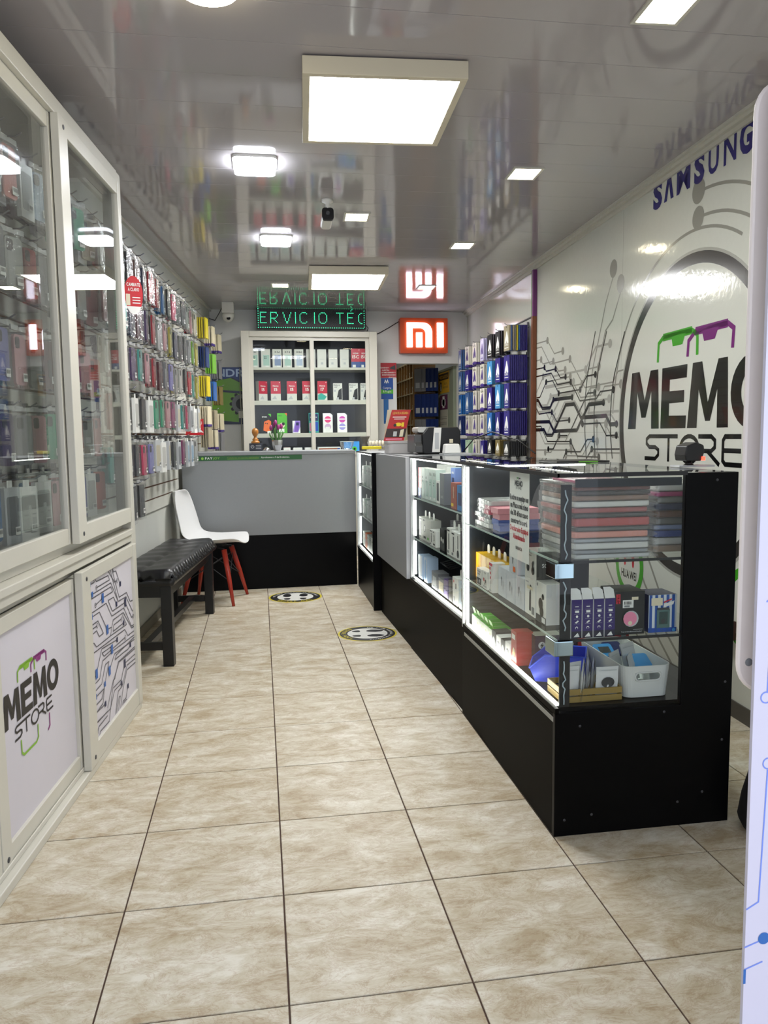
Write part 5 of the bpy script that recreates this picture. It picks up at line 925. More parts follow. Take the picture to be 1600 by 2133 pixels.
fbox(FBC, 'tall grey speaker box on top shelf of second case', .495, .080, .150, z, M('box_slate', '6A6E74', .4), [('c', .5, .6, .3, MGREY), ('t', 'BASS', .5, .2, .08, LGREY, .5)], top=WHITE)
fbox(FBC, 'tall blue speaker box with orange mark on top shelf of second case', .405, .074, .178, z, M('box_lavender_blue', '6F8AC9', .4), [('r', .3, .35, .75, .75, NAVY), ('r', .2, .1, .5, .25, ORANGE), ('t', 'MINI', .5, .85, .06, WHITE, .6)], dep=.07, c=-.07, top=SKYB)
fbox(FBC, 'beige box with printed circle on top shelf of second case', .20, .12, .178, z, M('box_beige', '8F8672', .4), [('c', .5, .6, .2, CREAM), ('t', 'HOME', .5, .25, .06, CREAM, .6)], dep=.06, c=-.13, top=WHITE)
fbox(FBC, 'rust orange box with white figure on top shelf of second case', .272, .092, .118, z, M('box_rust', 'A04A2A', .4), [('c', .5, .55, .17, M('rust_dark', '6A2A18', .4)), ('r', .45, .4, .55, .85, CREAM), ('r', .1, .08, .5, .2, YELLOW)], dep=.05, c=-.035)
fbox(FBC, 'bright blue box with dark picture beside the rust orange one', .150, .13, .112, z, M('box_azure', '2478B5', .4), [('r', .1, .2, .6, .7, NAVY), ('r', .65, .1, .95, .35, CREAM)], dep=.06, c=-.035)
z = .6292; CAB = [('c', .5, .55, .24, MGREY), ('c', .5, .55, .18, WHITE), ('r', .2, .1, .8, .2, DGREY), ('r', .1, .88, .5, .94, DGREY)]
BAR = [('r', .4, .2, .6, .8, DGREY), ('r', .1, .88, .7, .94, DGREY), ('r', .1, .06, .5, .16, MGREY)]
for i, (a, w_, hh, b, it, l, c_) in enumerate(((.94, .08, .118, M('box_chalk', 'BDBDB4', .4), BAR, 'chalk white cable box at far end of middle shelf, second case', -.04), (.855, .085, .118, M('box_chalk', 'BDBDB4', .4), CAB, 'chalk white cable box with ring drawing, second case', -.04), (.765, .085, .118, M('box_chalk', 'BDBDB4', .4), [('r', .1, .1, .5, .2, GREEN)], 'plain chalk white box with green mark, second case', -.04),
        (.675, .055, .080, WHITE, BAR, 'short white cable box in front row of second case', -.03), (.615, .06, .080, WHITE, CAB, 'short white ring cable box in front row of second case', -.03),
        (.60, .075, .13, M('box_mauve', '5F5A68', .4), [('t', 'AIR', .5, .8, .08, LGREY, .5)], 'mauve grey box with hang tab, left of three in second case', -.12), (.515, .075, .13, M('box_mauve', '5F5A68', .4), [('t', 'AIR', .5, .8, .08, LGREY, .5)], 'mauve grey box with hang tab, middle of three in second case', -.12), (.43, .075, .13, M('box_mauve', '5F5A68', .4), [('t', 'AIR', .5, .8, .08, LGREY, .5)], 'mauve grey box with hang tab, right of three in second case', -.12),
        (.495, .085, .105, BLACK, [('c', .3, .5, .14, WHITE), ('c', .7, .45, .14, WHITE), ('r', .28, .1, .32, .4, LGREY), ('r', .68, .1, .72, .35, LGREY)], 'black box with two white round shapes, second case middle shelf', -.04),
        (.355, .072, .125, WHITE, BAR, 'white box with bold vertical lettering near right end of second case', -.035), (.278, .072, .118, WHITE, BAR, 'second white box with vertical stripe near right end of second case', -.035), (.205, .06, .118, WHITE, [('c', .5, .2, .3, DGREY), ('r', .45, .4, .6, .9, DGREY)], 'white box with dark round at base near right end of second case', -.035), (.115, .09, .135, M('box_indigo', '1E1A34', .4), [('r', .3, .1, .4, .9, LILAC), ('r', .6, .1, .65, .9, LGREY)], 'dark indigo striped box at right end of second case', -.035))):
    fbox(FBC, l, a, w_, hh, z, b, it, dep=.055, c=c_, name='cable_box', tab=(i in (0, 1, 2, 5, 6, 7, 9, 10)))
z = .4162
for a, w_, hh, b, it, l in ((.92, .09, .125, M('box_ice', 'A9BCD6', .3), [('r', .1+.2*q, .05, .2+.2*q, .95, WHITE) for q in range(4)], 'icy blue ribbed box at far end of bottom level, second case'), (.80, .07, .13, M('box_ice', 'A9BCD6', .3), [('r', .3, .1, .5, .9, SKYB)], 'icy blue box with bright band, bottom level of second case'),
        (.61, .12, .085, M('box_smoke', '77777A', .3), [('r', .1, .1, .9, .9, MGREY), ('r', .2, .2, .8, .75, LGREY)], 'smoky clear box with grey insert, bottom level of second case'), (.485, .10, .075, M('box_smoke', '77777A', .3), [('r', .1, .2, .9, .8, CREAM)], 'smoky clear box with cream card, bottom level of second case'),
        (.395, .075, .085, M('box_grape', '4A2F72', .4), [('r', .1, .1, .9, .4, LILAC)], 'grape purple box, bottom level of second case'), (.318, .06, .10, BLACK, [('r', .3, .2, .7, .8, DGREY)], 'plain black box, bottom level of second case'), (.235, .085, .125, WHITE, [('c', .25, .85, .08, RED), ('r', .6, .6, .75, .8, INK), ('r', .2, .1, .5, .3, LGREY)], 'white box with red spot, bottom level of second case'), (.115, .11, .12, M('box_powder', 'B5C6D6', .35), [('r', .3, .3, .75, .8, MGREY)], 'powder blue box with grey window at right end of bottom level')):
    fbox(FBC, l, a, w_, hh, z, b, it, dep=.06, c=-.03, name='gadget_box', tab=('red spot' in l))
t = thing('wire_rack', 'small black wire rack tipped over the bottom level boxes, second case', 'rack', FBC(-.66, .522, -.10))
for q in range(5): MB().tube([(0, -.10+.05*q, 0), (.06, -.10+.05*q, .012), (.06, -.10+.05*q, .03)], .003, BLACK, 6).obj('wire', t)
MB().tube([(0, -.11, 0), (0, .11, 0)], .0035, BLACK, 6).obj('rail', t); MB().tube([(.06, -.11, .03), (.06, .11, .03)], .0035, BLACK, 6).obj('rail', t)
# grey panelled unit
gu = thing('panel_counter', 'counter unit with tall grey front panel over black base, middle of the right side', 'counter', (1.05, 4.7, 0)); Pg = lambda mb, n, **k: at0(mb.obj(n, gu, **k), gu)
FG = FBC.at(-LB-.004, 0); LG_ = .92
Pg(MB().bx(FG, -LG_, 0, .392, 1.066, -.002, .022, GREY_LAM, M('panel_edge', 'A9ABAE', .4)), 'grey_panel', bevel=.001); Pg(MB().bx(FG, -LG_, 0, 0, .44, -.02, -.003, DARK_LAM), 'base_panel'); Pg(MB().bx(FG, -LG_, 0, 1.048, 1.072, -.50, -.003, GREY_LAM), 'worktop', bevel=.001); Pg(MB().bx(FG, -LG_, 0, 0, 1.047, -.50, -.484, BLACK_LAM), 'back_panel')
# corner case, its black end board stands proud at the near side
FCc = Fr((.742, 5.185, 0), (0, -1, 0)); LC = .875
cc = case('display_counter', 'narrow lit glass case of pale boxes in the corner by back counter', FCc, LC, .42, 1.062, .335, (.575, .81), BLACK_LAM, top=GREY_LAM)
at0(MB().bx(FCc, .002, .036, 0, 1.070, -.42, .008, BLACK_LAM).obj('end_board', cc, bevel=.001), cc)
SG = M('box_sea_green', '5E8A72', .4)
for r, (z, hh) in enumerate(((.8112, .145), (.5762, .145), (.3362, .15))):
    for i in range(7):
        b = [M('box_frost', 'B9C2BB', .35), SG, M('box_frost', 'B9C2BB', .35), M('box_dove', 'A2A7A3', .4), WHITE, SG if r == 2 else M('box_frost', 'B9C2BB', .35), YELLOW if r == 2 else M('box_dove', 'A2A7A3', .4)][i]
        if r == 2 and i == 1: b = ORANGE
        fbox(FCc, '%s box, %s from the far end, %s level of corner case' % ({id(SG): 'green', id(WHITE): 'white', id(YELLOW): 'yellow', id(ORANGE): 'orange'}.get(id(b), 'pale grey'), ORD[i], ('top', 'middle', 'bottom')[r]), .755-.113*i, .098, hh-.02*((i*3+r) % 3), z, b, [('r', .2, .15, .8, .6, LGREY), ('r', .2, .75, .7, .82, MGREY)], dep=.05, c=-.035, name='charger_box', group='boxes in the corner case', tab=(r < 2 and i % 2 == 0))
# ------------------------------------------------------------------ right wall hook panel with packets
WOOD = M('post_wood', '7A4526', .5, noise=.15, nscale=20); PEG = M('panel_laminate', 'A9A9A4', .5)
def rs(y): return -(y-2.80)*kr
hp = thing('hook_panel', 'wall panel with wooden edge post carrying hooked packets, right wall', 'panel', FR(rs(6.7), .95))
at0(MB().bx(FR, rs(7.86), rs(5.64), .95, 2.04, .001, .022, PEG).obj('panel_board', hp), hp); at0(MB().bx(FR, rs(5.64), rs(5.605), .92, 2.045, .001, .034, WOOD).obj('edge_post', hp, bevel=.002), hp)
c = MB().bx(FR, rs(5.64), rs(5.605), 2.046, H-.05, .001, .03, M('strip_purple', '6A2A6A', .4)); c.bx(FR, rs(5.656), rs(5.641), 2.046, H-.05, .001, .028, GREEN); at0(c.obj('striped_edge', hp), hp); at0(MB().bx(FR, rs(7.86), rs(5.64), 2.041, 2.050, .001, .03, DGREY).obj('top_rail', hp), hp)
FQ = Fr((0, 0, 0), (-.043, -.999, 0)); HOOK_R = hook_mesh(FQ, .19)
PC = {'violet': '2A1F78', 'white': 'D6D2C6', 'steel blue': '3E5F96', 'sky blue': '3F86BC', 'black': '17171A', 'lavender white': 'BDB8DC', 'yellow': 'CDBB2A', 'beige': '9E937A', 'blue': '1F5FA5', 'grey': '77777A', 'dark gold': '7A6A3A', 'lime': '6FAE35', 'dark blue': '1B2F66', 'pale green': 'A8C4A8', 'cream': 'D2C8AA'}
PP = {}
def packet_mesh(col, F, h, prn):
    k = (col, id(F), h, prn)
    if k in PP: return PP[k]
    m = M('packet_'+col.replace(' ', '_'), PC[col], .32); mb = MB(); w = .050; mb.rbx(F, -w, w, -h, -.004, 0, .0105, m, .004, 2)
    if col in ('white', 'cream'): mb.bx(F, -w-.0005, w+.0005, -h-.0005, -h+.018, -.0003, .0108, PURPLE)
    c = None
    if prn:
        c = MB(); z = .0112; fgc, bgc = (PURPLE, WHITE) if col in ('white', 'cream', 'lavender white') else (WHITE, m)
        c.poly([F(a*w, -h+b*h, z) for a, b in ((-.7, .30), (-.15, .30), (-.05, .42), (.15, .30), (.7, .30), (.62, .50), (.35, .66), (.2, .78), (-.05, .74), (-.2, .60), (-.5, .48))], fgc)
        c.text(F, 'KONG', 0, -h+.80*h if col == 'white' else -h+.20*h, .016, INK if col == 'white' else WHITE, z+.0003, .06, 'c', True); c.rect(F, -.7*w, .7*w, -h+.10*h, -h+.13*h, z, fgc)
        c.disc(F, 0, -.014, z, .006, BLACK, 10); c = c.mesh('print')
    PP[k] = (mb.mesh('accessory_packet'), c); return PP[k]
RC = [['violet', 'black', 'black', 'lavender white', 'white', 'white', 'steel blue'], ['violet', 'violet', 'sky blue', 'white', 'white', 'violet', 'steel blue'], ['violet', 'sky blue', 'violet', 'white', 'white', 'steel blue', 'blue'],
      ['violet', 'violet', 'blue', 'white', 'white', 'white', 'dark blue'], ['black', 'dark gold', 'black', 'violet', 'white', 'pale green', 'dark blue']]
RY = [5.735, 5.995, 6.25, 6.51, 6.79, 7.09, 7.40]; RZ = [1.995, 1.782, 1.572, 1.362, 1.138]; MIX1 = ['violet', 'blue', 'yellow', 'grey', 'beige', 'steel blue', 'beige', 'black']
for r in range(5):
    for k in range(7):
        zz = RZ[r]+rnd.uniform(-.006, .006); s = rs(RY[k]); o = bpy.data.objects.new('hook', HOOK_R); COL.objects.link(o); o.parent = hp; o.matrix_parent_inverse = Matrix.Translation(-hp.location); o.location = FR(s, zz, .020)
        n = 10 if k == 0 else (6 if k < 3 else 5); c = .178
        for q in range(n):
            col = RC[r][k]
            if r == 0 and k == 0: col = MIX1[max(0, n-4-q) % 8]
            elif r == 1 and k == 1 and q > 3: col = 'steel blue'
            elif r == 2 and k == 1 and q > 2: col = 'violet'
            c -= .0145 + (.006 if q == 1 else 0)
            me, pm = packet_mesh(col, FQ, .190 if not (r == 4 and col in ('black', 'dark gold')) else .12, q == 0)
            p = bpy.data.objects.new('accessory_packet', me); COL.objects.link(p); p.location = FR(s+rnd.uniform(-.003, .003), zz-.002, .020+c); p.rotation_euler = (0, 0, math.radians(rnd.uniform(2, 9)) if q == 0 else 0)
            tag(p, '%s packet, %s from front of %s hook, %s row, right wall panel' % (col, ORD[q], ORD[k], ROWN[r] if r < 4 else 'bottom'), 'packet', 'packets hanging on the right wall')
            if pm: d = bpy.data.objects.new('print', pm); COL.objects.link(d); d.parent = p
# packets at the far end of the left wall
FA_ = [['yellow', 'cream', 'cream'], ['dark blue', 'lime', 'grey'], ['yellow', 'blue', 'dark gold'], ['cream', 'beige', 'cream'], ['beige', 'cream', 'grey']]
for r in range(5):
    for k, y in enumerate((6.50, 6.86, 7.24)):
        zz = (ROWZ[r] if r < 4 else 1.262)+.01-.02*k; s = fl_s(y); put_hook(HOOK_L, FL, s, zz, wall_left); c = .185
        for q in range(4):
            c -= .018 + (.007 if q == 1 else 0); col = FA_[r][k]; me, pm = packet_mesh(col, F0, .165, False)
            p = bpy.data.objects.new('accessory_packet', me); COL.objects.link(p); p.location = FL(s, zz-.002, .014+c); p.rotation_euler = (0, 0, math.radians(rnd.uniform(-9, -3)) if q == 0 else 0)
            tag(p, '%s packet, %s from front of %s far hook, %s row, back left wall' % (col, ORD[q], ORD[k], ROWN[r]), 'packet', 'packets hanging at the back left')
# red promotional hangers
t = thing('promo_hanger', 'red oval cardboard hanger with white lettering beside the glass cabinet', 'sign', (-.540, 3.70, 1.838)); f = Fr((0, 0, 0), (.95, .30, 0)); OV = [(.040*math.cos(a), .075*math.sin(a) if math.sin(a) > -.2 else .095*math.sin(a)) for a in [2*math.pi*i/28 for i in range(28)]]
MB().prism(f, OV, -.0015, 0, M('promo_red', 'C4232B', .35)).obj('card', t); c = MB(); c.poly([f(a, b, .0006) for a, b in OV if b < -.052], WHITE)
c.text(f, 'CAMBIATE', 0, .030, .014, WHITE, .001, .058, 'c', True); c.text(f, 'A CLARO', 0, .008, .014, WHITE, .001, .048, 'c', True); c.rect(f, -.034, -.016, -.055, -.005, .0008, CREAM)
for q in range(3): c.rect(f, -.006, .028, -.022-.012*q, -.018-.012*q, .0008, WHITE)
c.obj('print', t); MB().tube([f(0, .074, 0), f(-.005, .13, -.05), f(-.03, .20, -.16)], .0015, LGREY, 5).obj('cord', t)
t = tag(MB().prism(Fr((0, 0, 0)), [(-.07, 0), (.075, 0), (.075, .13), (.02, .115), (-.07, .05)], -.002, 0, M('promo_red', 'C4232B', .35)).obj('red_sign', loc=(-.515, 6.40, 1.205)), 'red card sign with white lettering standing above the grey boxed cases', 'sign')
f = Fr((0, 0, 0)); c = MB().text(f, 'A TU', .012, .085, .022, WHITE, .001, .05, 'l', True); c.poly([f(a, b, .001) for a, b in ((-.03, .02), (.03, .062), (.075, .02), (.06, .02), (.03, .045), (-.01, .02))], WHITE); c.obj('print', t)
wr = tag(MB().tube([(-.175, YB-.020, 1.86), (-.18, YB-.020, 1.6), (-.173, YB-.020, 1.42), (-.18, YB-.020, 1.2), (-.172, YB-.020, .9)], .005, M('wire_white', 'C9C7BC', .5), 6).obj('power_cable'), 'white cable and adapter running down beside the back cabinet', 'cable'); MB().box(-.20, -.156, YB-.06, YB-.02, 1.37, 1.44, M('wire_white', 'C9C7BC', .5)).obj('adapter', wr)

# ------------------------------------------------------------------ things on the right counters
ZG = 1.0735
t = thing('storage_tin', 'light grey rounded plastic box on the grey counter, red leaflet holder on its lid', 'box', (.878, 4.93, ZG)); F = Fr((0, 0, 0), (1, 0, 0), (0, 1, 0)); TIN = M('tin_grey', 'B9B6B4', .4)
MB().rbx(F, -.082, .082, -.10, .10, 0, .058, TIN, .03, 5).obj('tin_body', t); MB().rbx(F, -.085, .085, -.103, .103, .059, .078, TIN, .032, 5).obj('lid', t, bevel=.003)
t = thing('leaflet_stand', 'red folded card stand with yellow heading on the light grey box', 'stand', (.852, 4.93, ZG+.0785)); f = Fr((-.065, -.03, 0), (1, 0, 0), (.15, .16, .98)); RC_ = M('leaflet_red', 'B3161C', .35)
MB().prism(f, [(-.012, 0), (.118, 0), (.142, .20), (.020, .20)], -.002, 0, RC_).obj('front_card', t)
c = MB(); c.text(f, 'LLEVATE LA SEGUNDA', .078, .172, .014, M('leaflet_gold', 'D9B04A', .4), .0008, .10, 'c', True); c.rect(f, .030, .118, .150, .156, .0008, WHITE); c.rect(f, .040, .108, .138, .143, .0008, WHITE); c.disc(f, .072, .105, .0008, .020, YELLOW, 16, .012); c.rect(f, .092, .108, .090, .118, .001, YELLOW); c.disc(f, .05, .100, .0009, .010, BLACK, 12)
c.poly([f(a, b, .0007) for a, b in ((-.006, .022), (.122, .022), (.128, .078), (.0, .078))], M('leaflet_dark', '2A1412', .4)); c.rect(f, .045, .068, .028, .060, .001, LGREY); c.poly([f(a, b, .001) for a, b in ((.085, .026), (.108, .026), (.112, .075), (.09, .07))], CREAM); c.rect(f, .0, .105, .006, .014, .0008, PINK); c.obj('print', t)
MB().poly([(.055, -.03, 0), (.092, .04, 0), (.0745, .004, .198)], CREAM).poly([(.055, -.0285, 0), (.092, .0415, 0), (.0745, .0055, .198)], CREAM).obj('side_card', t)
MB().poly([(-.065, .042, 0), (.092, .042, 0), (.078, .002, .196), (-.045, .002, .196)], CREAM).obj('back_card', t)
t = thing('printer', 'bulky black printer with white paper label on the right counter', 'printer', (1.035, 4.62, ZG)); f = Fr((0, -.12, 0)); GREYP = M('printer_grey', '4A4A4A', .35)
MB().prism(f, [(-.09, .010), (-.075, .0), (.12, 0), (.138, .02), (.138, .135), (.122, .158), (-.06, .158), (-.09, .12)], -.26, 0, BLACK).obj('body', t, bevel=.006)
MB().prism(Fr((-.09, -.12, 0), (0, -1, 0)), [(-.25, .01), (0, .01), (0, .05), (-.03, .07), (-.03, .115), (-.25, .115)], -.0, .045, GREYP).obj('output_tray', t, bevel=.004); MB().rbx(f, -.115, .0, .128, .160, -.20, -.02, M('printer_lid', 'B9B9B4', .3), .012, 4).obj('lid_panel', t)
for q in range(5): MB().bx(f, -.134+.0, -.126, .06, .10, -.06-.035*q, -.045-.035*q, DGREY).obj('tray_rib', t)
c = MB(); c.poly([f(a, b, .0012) for a, b in ((-.035, .012), (.012, .012), (.022, .155), (-.022, .155))], PAPER); c.rect(f, -.018, .006, .03, .125, .0018, LGREY); c.rect(f, .07, .092, .065, .088, .0012, CREAM); c.obj('paper_label', t)
t = thing('white_dock', 'small white tapered plastic dock on a thin plate, counter top beside printer', 'gadget', (1.085, 4.36, ZG)); MB().prism(Fr((0, -.03, .008)), [(-.048, 0), (.045, 0), (.038, .048), (.032, .053), (-.036, .053), (-.042, .048)], -.07, 0, WHITE).obj('body', t, bevel=.004); MB().box(-.06, .10, -.06, .06, 0, .007, LGREY).obj('plate', t)
t = MB(); t.box(0, .02, -.30, .30, .001, .008, WHITE)
# led row under the top of the second case
c = MB()
for q in range(18): c.box(1.08, 1.088, 3.40+.042*q, 3.412+.042*q, 1.050, 1.053, E('led_dot', 'FFFFFF', 6.0))
c2 = bpy.data.objects['display_counter.001']; at0(c.obj('led_dots', c2), c2)
tag(MB().tube([(1.22, 4.63, 1.078), (1.30, 4.66, 1.16), (1.38, 4.55, 1.20), (1.46, 4.30, 1.15), (1.49, 4.10, 1.079)], .004, BLACK, 6).obj('printer_cable'), 'black cable arching from the printer over the counter edge', 'cable')

# ------------------------------------------------------------------ bench and chair
BK = M('bench_black', '0D0D0E', .38, noise=.25, nscale=18); LEATH = M('black_leatherette', '141416', .36, bump=.05, nscale=45)
FB_ = Fr((-.476, 4.095, 0), (.113, 1, 0)); bn = thing('bench', 'long black wooden bench with tufted black leatherette seat against left wall', 'bench', FB_(.6, 0, -.15)); Pb = lambda mb, n, **k: at0(mb.obj(n, bn, **k), bn); LBn, DBn = 1.25, .29
for a in (0, LBn-.052):
    for c0 in (-.055, -DBn): Pb(MB().bx(FB_, a, a+.052, 0, .425, c0, c0+.055, BK), 'leg', bevel=.002)
    Pb(MB().bx(FB_, a+.012, a+.040, .085, .125, -DBn+.055, -.055, BK), 'stretcher')
Pb(MB().bx(FB_, .04, LBn-.04, .09, .122, -.165, -.125, BK), 'long_stretcher')
for c0 in (-.045, -DBn+.02): Pb(MB().bx(FB_, .052, LBn-.052, .365, .425, c0, c0+.028, BK), 'rail')
for a in (.012, LBn-.040): Pb(MB().bx(FB_, a, a+.028, .365, .425, -DBn+.055, -.055, BK), 'end_rail')
mb = MB(); nx, ny = 64, 20; L_, D2 = LBn+.035, DBn+.03
def cush(i, j):
    a, d = i/nx, j/ny; ex = min(a, 1-a)*L_; ed = min(d, 1-d)*D2; e = min(1, ex/.035)*min(1, ed/.035); e = math.sqrt(max(0, 1-(1-e)**2))
    tuft = abs(math.sin(math.pi*a*7))**.6; mid = math.exp(-((d-.5)/.035)**2); z = .470+.044*e-.010*mid*(1-.5*tuft)-.006*math.exp(-((d-.5)/.18)**2)*(1-tuft)+.0018*math.sin(a*47+d*6)*e
    return FB_(-.018+a*L_, z, .014-d*D2)
for i in range(nx+1):
    for j in range(ny+1): mb.v.append(tuple(cush(i, j)))
for i in range(nx):
    for j in range(ny): k = i*(ny+1)+j; mb.face([k, k+1, k+ny+2, k+ny+1], LEATH, True)
edge = [(i, 0) for i in range(nx+1)]+[(nx, j) for j in range(1, ny+1)]+[(i, ny) for i in range(nx-1, -1, -1)]+[(0, j) for j in range(ny-1, 0, -1)]; k0 = len(mb.v); n = len(edge)
for lv, (zz, o_) in enumerate(((.452, .008), (.432, .002), (.4262, -.010))):
    for i, j in edge:
        a, d = i/nx, j/ny; wv = .0025*math.sin(i*2.1+j*1.7); A = -.018+a*L_+(o_ if i == nx else -o_ if i == 0 else 0); Cc = .014-d*D2+((o_+wv) if j == 0 else -o_ if j == ny else 0); mb.v.append(tuple(FB_(A, zz, Cc)))
for q in range(n):
    q2 = (q+1) % n; ti = edge[q][0]*(ny+1)+edge[q][1]; tj = edge[q2][0]*(ny+1)+edge[q2][1]; mb.face([ti, k0+q, k0+q2, tj], LEATH, True)
    for lv in range(2): mb.face([k0+lv*n+q, k0+(lv+1)*n+q, k0+(lv+1)*n+q2, k0+lv*n+q2], LEATH, True)
mb.face([k0+2*n+q for q in range(n)], LEATH); cu = Pb(mb, 'seat_cushion')
for q in range(1, 7): MB().lathe([(.006, 0), (.005, .003), (.001, .004)], FB_(-.018+L_*(q/7+0), .492, .014-.5*D2), BLACK, 10).obj('button', cu)
ch = thing('shell_chair', 'white plastic shell chair with red tapered legs beside the back counter', 'chair', (-.355, 5.745, 0), rz=math.atan2(-.22, .975)); SHW = M('shell_white', 'D9D9D8', .35); RL = M('leg_red_wood', 'A8301F', .4, noise=.12, nscale=25)
PR = [(.252, .428, .150), (.238, .437, .185), (.20, .444, .208), (.10, .437, .224), (.0, .430, .230), (-.09, .436, .230), (-.155, .462, .226), (-.195, .51, .220), (-.222, .58, .212), (-.242, .66, .202), (-.258, .73, .186), (-.270, .785, .150), (-.275, .806, .105)]
mb = MB(); m_ = 14
for i, (x, z, w_) in enumerate(PR):
    bk_ = max(0, min(1, (i-5)/3))
    for j in range(m_+1):
        s_ = 2*j/m_-1; k = abs(s_)**2.4; mb.v.append((x+.055*k*bk_-(.03*k if i < 2 else 0), s_*w_, z+.042*k*(1-bk_)))
for i in range(len(PR)-1):
    for j in range(m_): k = i*(m_+1)+j; mb.face([k, k+1, k+m_+2, k+m_+1], SHW, True)
sh = mb.obj('shell', ch); so = sh.modifiers.new('thick', 'SOLIDIFY'); so.thickness = .007; su = sh.modifiers.new('smooth', 'SUBSURF'); su.levels = su.render_levels = 1
FT = [(.19, -.205), (.19, .205), (-.185, -.20), (-.185, .20)]; TP = [(.105, -.10), (.105, .10), (-.10, -.10), (-.10, .10)]
for (fx, fy), (tx, ty) in zip(FT, TP): MB().tube([(fx, fy, 0), (fx*.5+tx*.5, fy*.5+ty*.5, .20), (tx, ty, .385)], [.011, .017, .020], RL, 12).obj('leg', ch)
mt = MB(); mt.tube([(.105, -.10, .39), (.0, -.03, .405), (-.10, .10, .39)], .008, BLACK, 8); mt.tube([(.105, .10, .39), (.0, .03, .405), (-.10, -.10, .39)], .008, BLACK, 8); mt.box(-.08, .08, -.06, .06, .405, .420, BLACK); mt.obj('mount', ch)
w_ = MB()
for a, b in ((0, 1), (2, 3), (0, 2), (1, 3)):
    P = lambda q, t_: (FT[q][0]*(1-t_)+TP[q][0]*t_, FT[q][1]*(1-t_)+TP[q][1]*t_, .385*t_)
    w_.tube([P(a, .45), P(b, .9)], .003, DGREY, 6); w_.tube([P(b, .45), P(a, .9)], .003, DGREY, 6)
w_.obj('wire_brace', ch)

# ------------------------------------------------------------------ floor stickers
def arc_text(mb, f, s, cx, cy, R, mid, h, mat, z, inward=False):
    cw = h*1.02; n = len(s)
    for i, chr_ in enumerate(s):
        a = mid + (i-(n-1)/2)*cw/R*(1 if inward else -1); u = Vector((-math.sin(a), math.cos(a)))*(1 if inward else -1); ff = Fr(f(cx+R*math.cos(a), cy+R*math.sin(a), z), f.u*u.x+f.v*u.y, f.u*(-u.y)+f.v*u.x)
        mb.text(ff, chr_, 0, -h/2, h, mat, 0, align='c', bold=True)
SY, SK, SWh = M('sticker_yellow', 'C9B92A', .45), M('sticker_black', '17171A', .45), M('sticker_white', 'CFCFC8', .45)
for (x, y), R, rz, l in (((.228, 5.728), .196, -.06, 'round floor sticker with upright footprints in front of the back counter'), ((.608, 4.56), .178, -math.pi/2-.08, 'round floor sticker with sideways footprints beside the right counter base')):
    f = Fr((0, 0, 0), (1, 0, 0), (0, 1, 0)); t = MB().prism(f, [(R*math.cos(2*math.pi*i/56), R*math.sin(2*math.pi*i/56)) for i in range(56)], .0002, .0008, SY).obj('floor_sticker', loc=(x, y, .0003)); t.rotation_euler = (0, 0, rz); tag(t, l, 'sticker', 'floor stickers')
    c = MB(); c.disc(f, 0, 0, .0011, R*.94, SK, 56); c.disc(f, 0, 0, .0014, R*.68, SWh, 48); K = R/.196
    for s_ in (-1, 1):
        c.poly([f(1.3*K*(s_*.047+.026*math.cos(q*math.pi/9)*(1 if math.sin(q*math.pi/9) > 0 else .8)), 1.3*K*(.022+(.062 if math.sin(q*math.pi/9) > 0 else .026)*math.sin(q*math.pi/9)), .0017) for q in range(18)], SK)
        c.poly([f(1.3*K*(s_*.045+.019*math.cos(q*math.pi/8)), 1.3*K*(-.045+(.010 if math.sin(q*math.pi/8) > 0 else .034)*math.sin(q*math.pi/8)), .0017) for q in range(16)], SK)
    arc_text(c, f, 'POR FAVOR MANTENGA LA DISTANCIA', 0, 0, R*.81, math.pi/2, .0155*K, SWh, .0018); arc_text(c, f, 'ESPERE AQUI', 0, 0, R*.81, -math.pi/2, .025*K, SY, .0018, True); c.obj('print', t)

# ------------------------------------------------------------------ store room seen through the doorway
CW = M('cubby_wood', '8A6430', .6, noise=.12, nscale=12); CE = M('cubby_edge', 'D5C9A8', .5)
su_ = thing('cubby_shelf', 'tall wooden pigeonhole shelf of spare parts in the store room', 'shelf', (1.9, 9.4, 0)); Ps = lambda mb, n, **k: at0(mb.obj(n, su_, **k), su_); X0, X1_, YA, YC = 1.757, 2.02, 8.90, 10.0
Ps(MB().box(X0, X1_, YA-.012, YA, .3, 2.02, CW), 'end_panel'); Ps(MB().box(X1_-.012, X1_, YA, YC, .3, 2.02, CW), 'back_panel')
for i in range(9): Ps(MB().box(X0, X1_-.012, YA, YC, .56+.182*i, .572+.182*i, CE), 'shelf')
for i in range(7): Ps(MB().box(X0+.002, X1_-.012, YA+.18*i, YA+.18*i+.012, .572, 2.02, CW), 'upright'); Ps(MB().box(X0, X0+.003, YA+.18*i, YA+.18*i+.010, .572, 2.02, CE), 'upright_edge')
kk = 0
for i in range(4, 8):
    for j in range(5):
        hh = .035+.05*rnd.random(); zb = .5725+.182*i
        o = MB().rbx(Fr((0, 0, 0), (0, -1, 0)), -.045, .045, 0, hh, -.05, 0, (WHITE, CREAM, LGREY, MGREY)[kk % 4], .008, 2).obj('parts_packet', loc=(X0+.022, YA+.103+.18*j, zb+.0006)); kk += 1
        tag(o, 'small pale packet in cell %s from the near end, %s shelf of wooden pigeonholes' % (ORD[j], ORD[7-i]), 'packet', 'packets in the pigeonholes'); MB().rect(Fr((0, 0, 0), (0, -1, 0)), -.03, .03, hh*.4, hh*.7, .0006, DGREY).obj('print', o)
o = MB().rbx(Fr((0, 0, 0)), -.06, .06, 0, .08, -.10, 0, ORANGE, .02, 4).obj('orange_bundle', loc=(1.84, 9.2, 2.0412)); tag(o, 'orange bundle on top of the wooden pigeonhole shelf', 'packet')
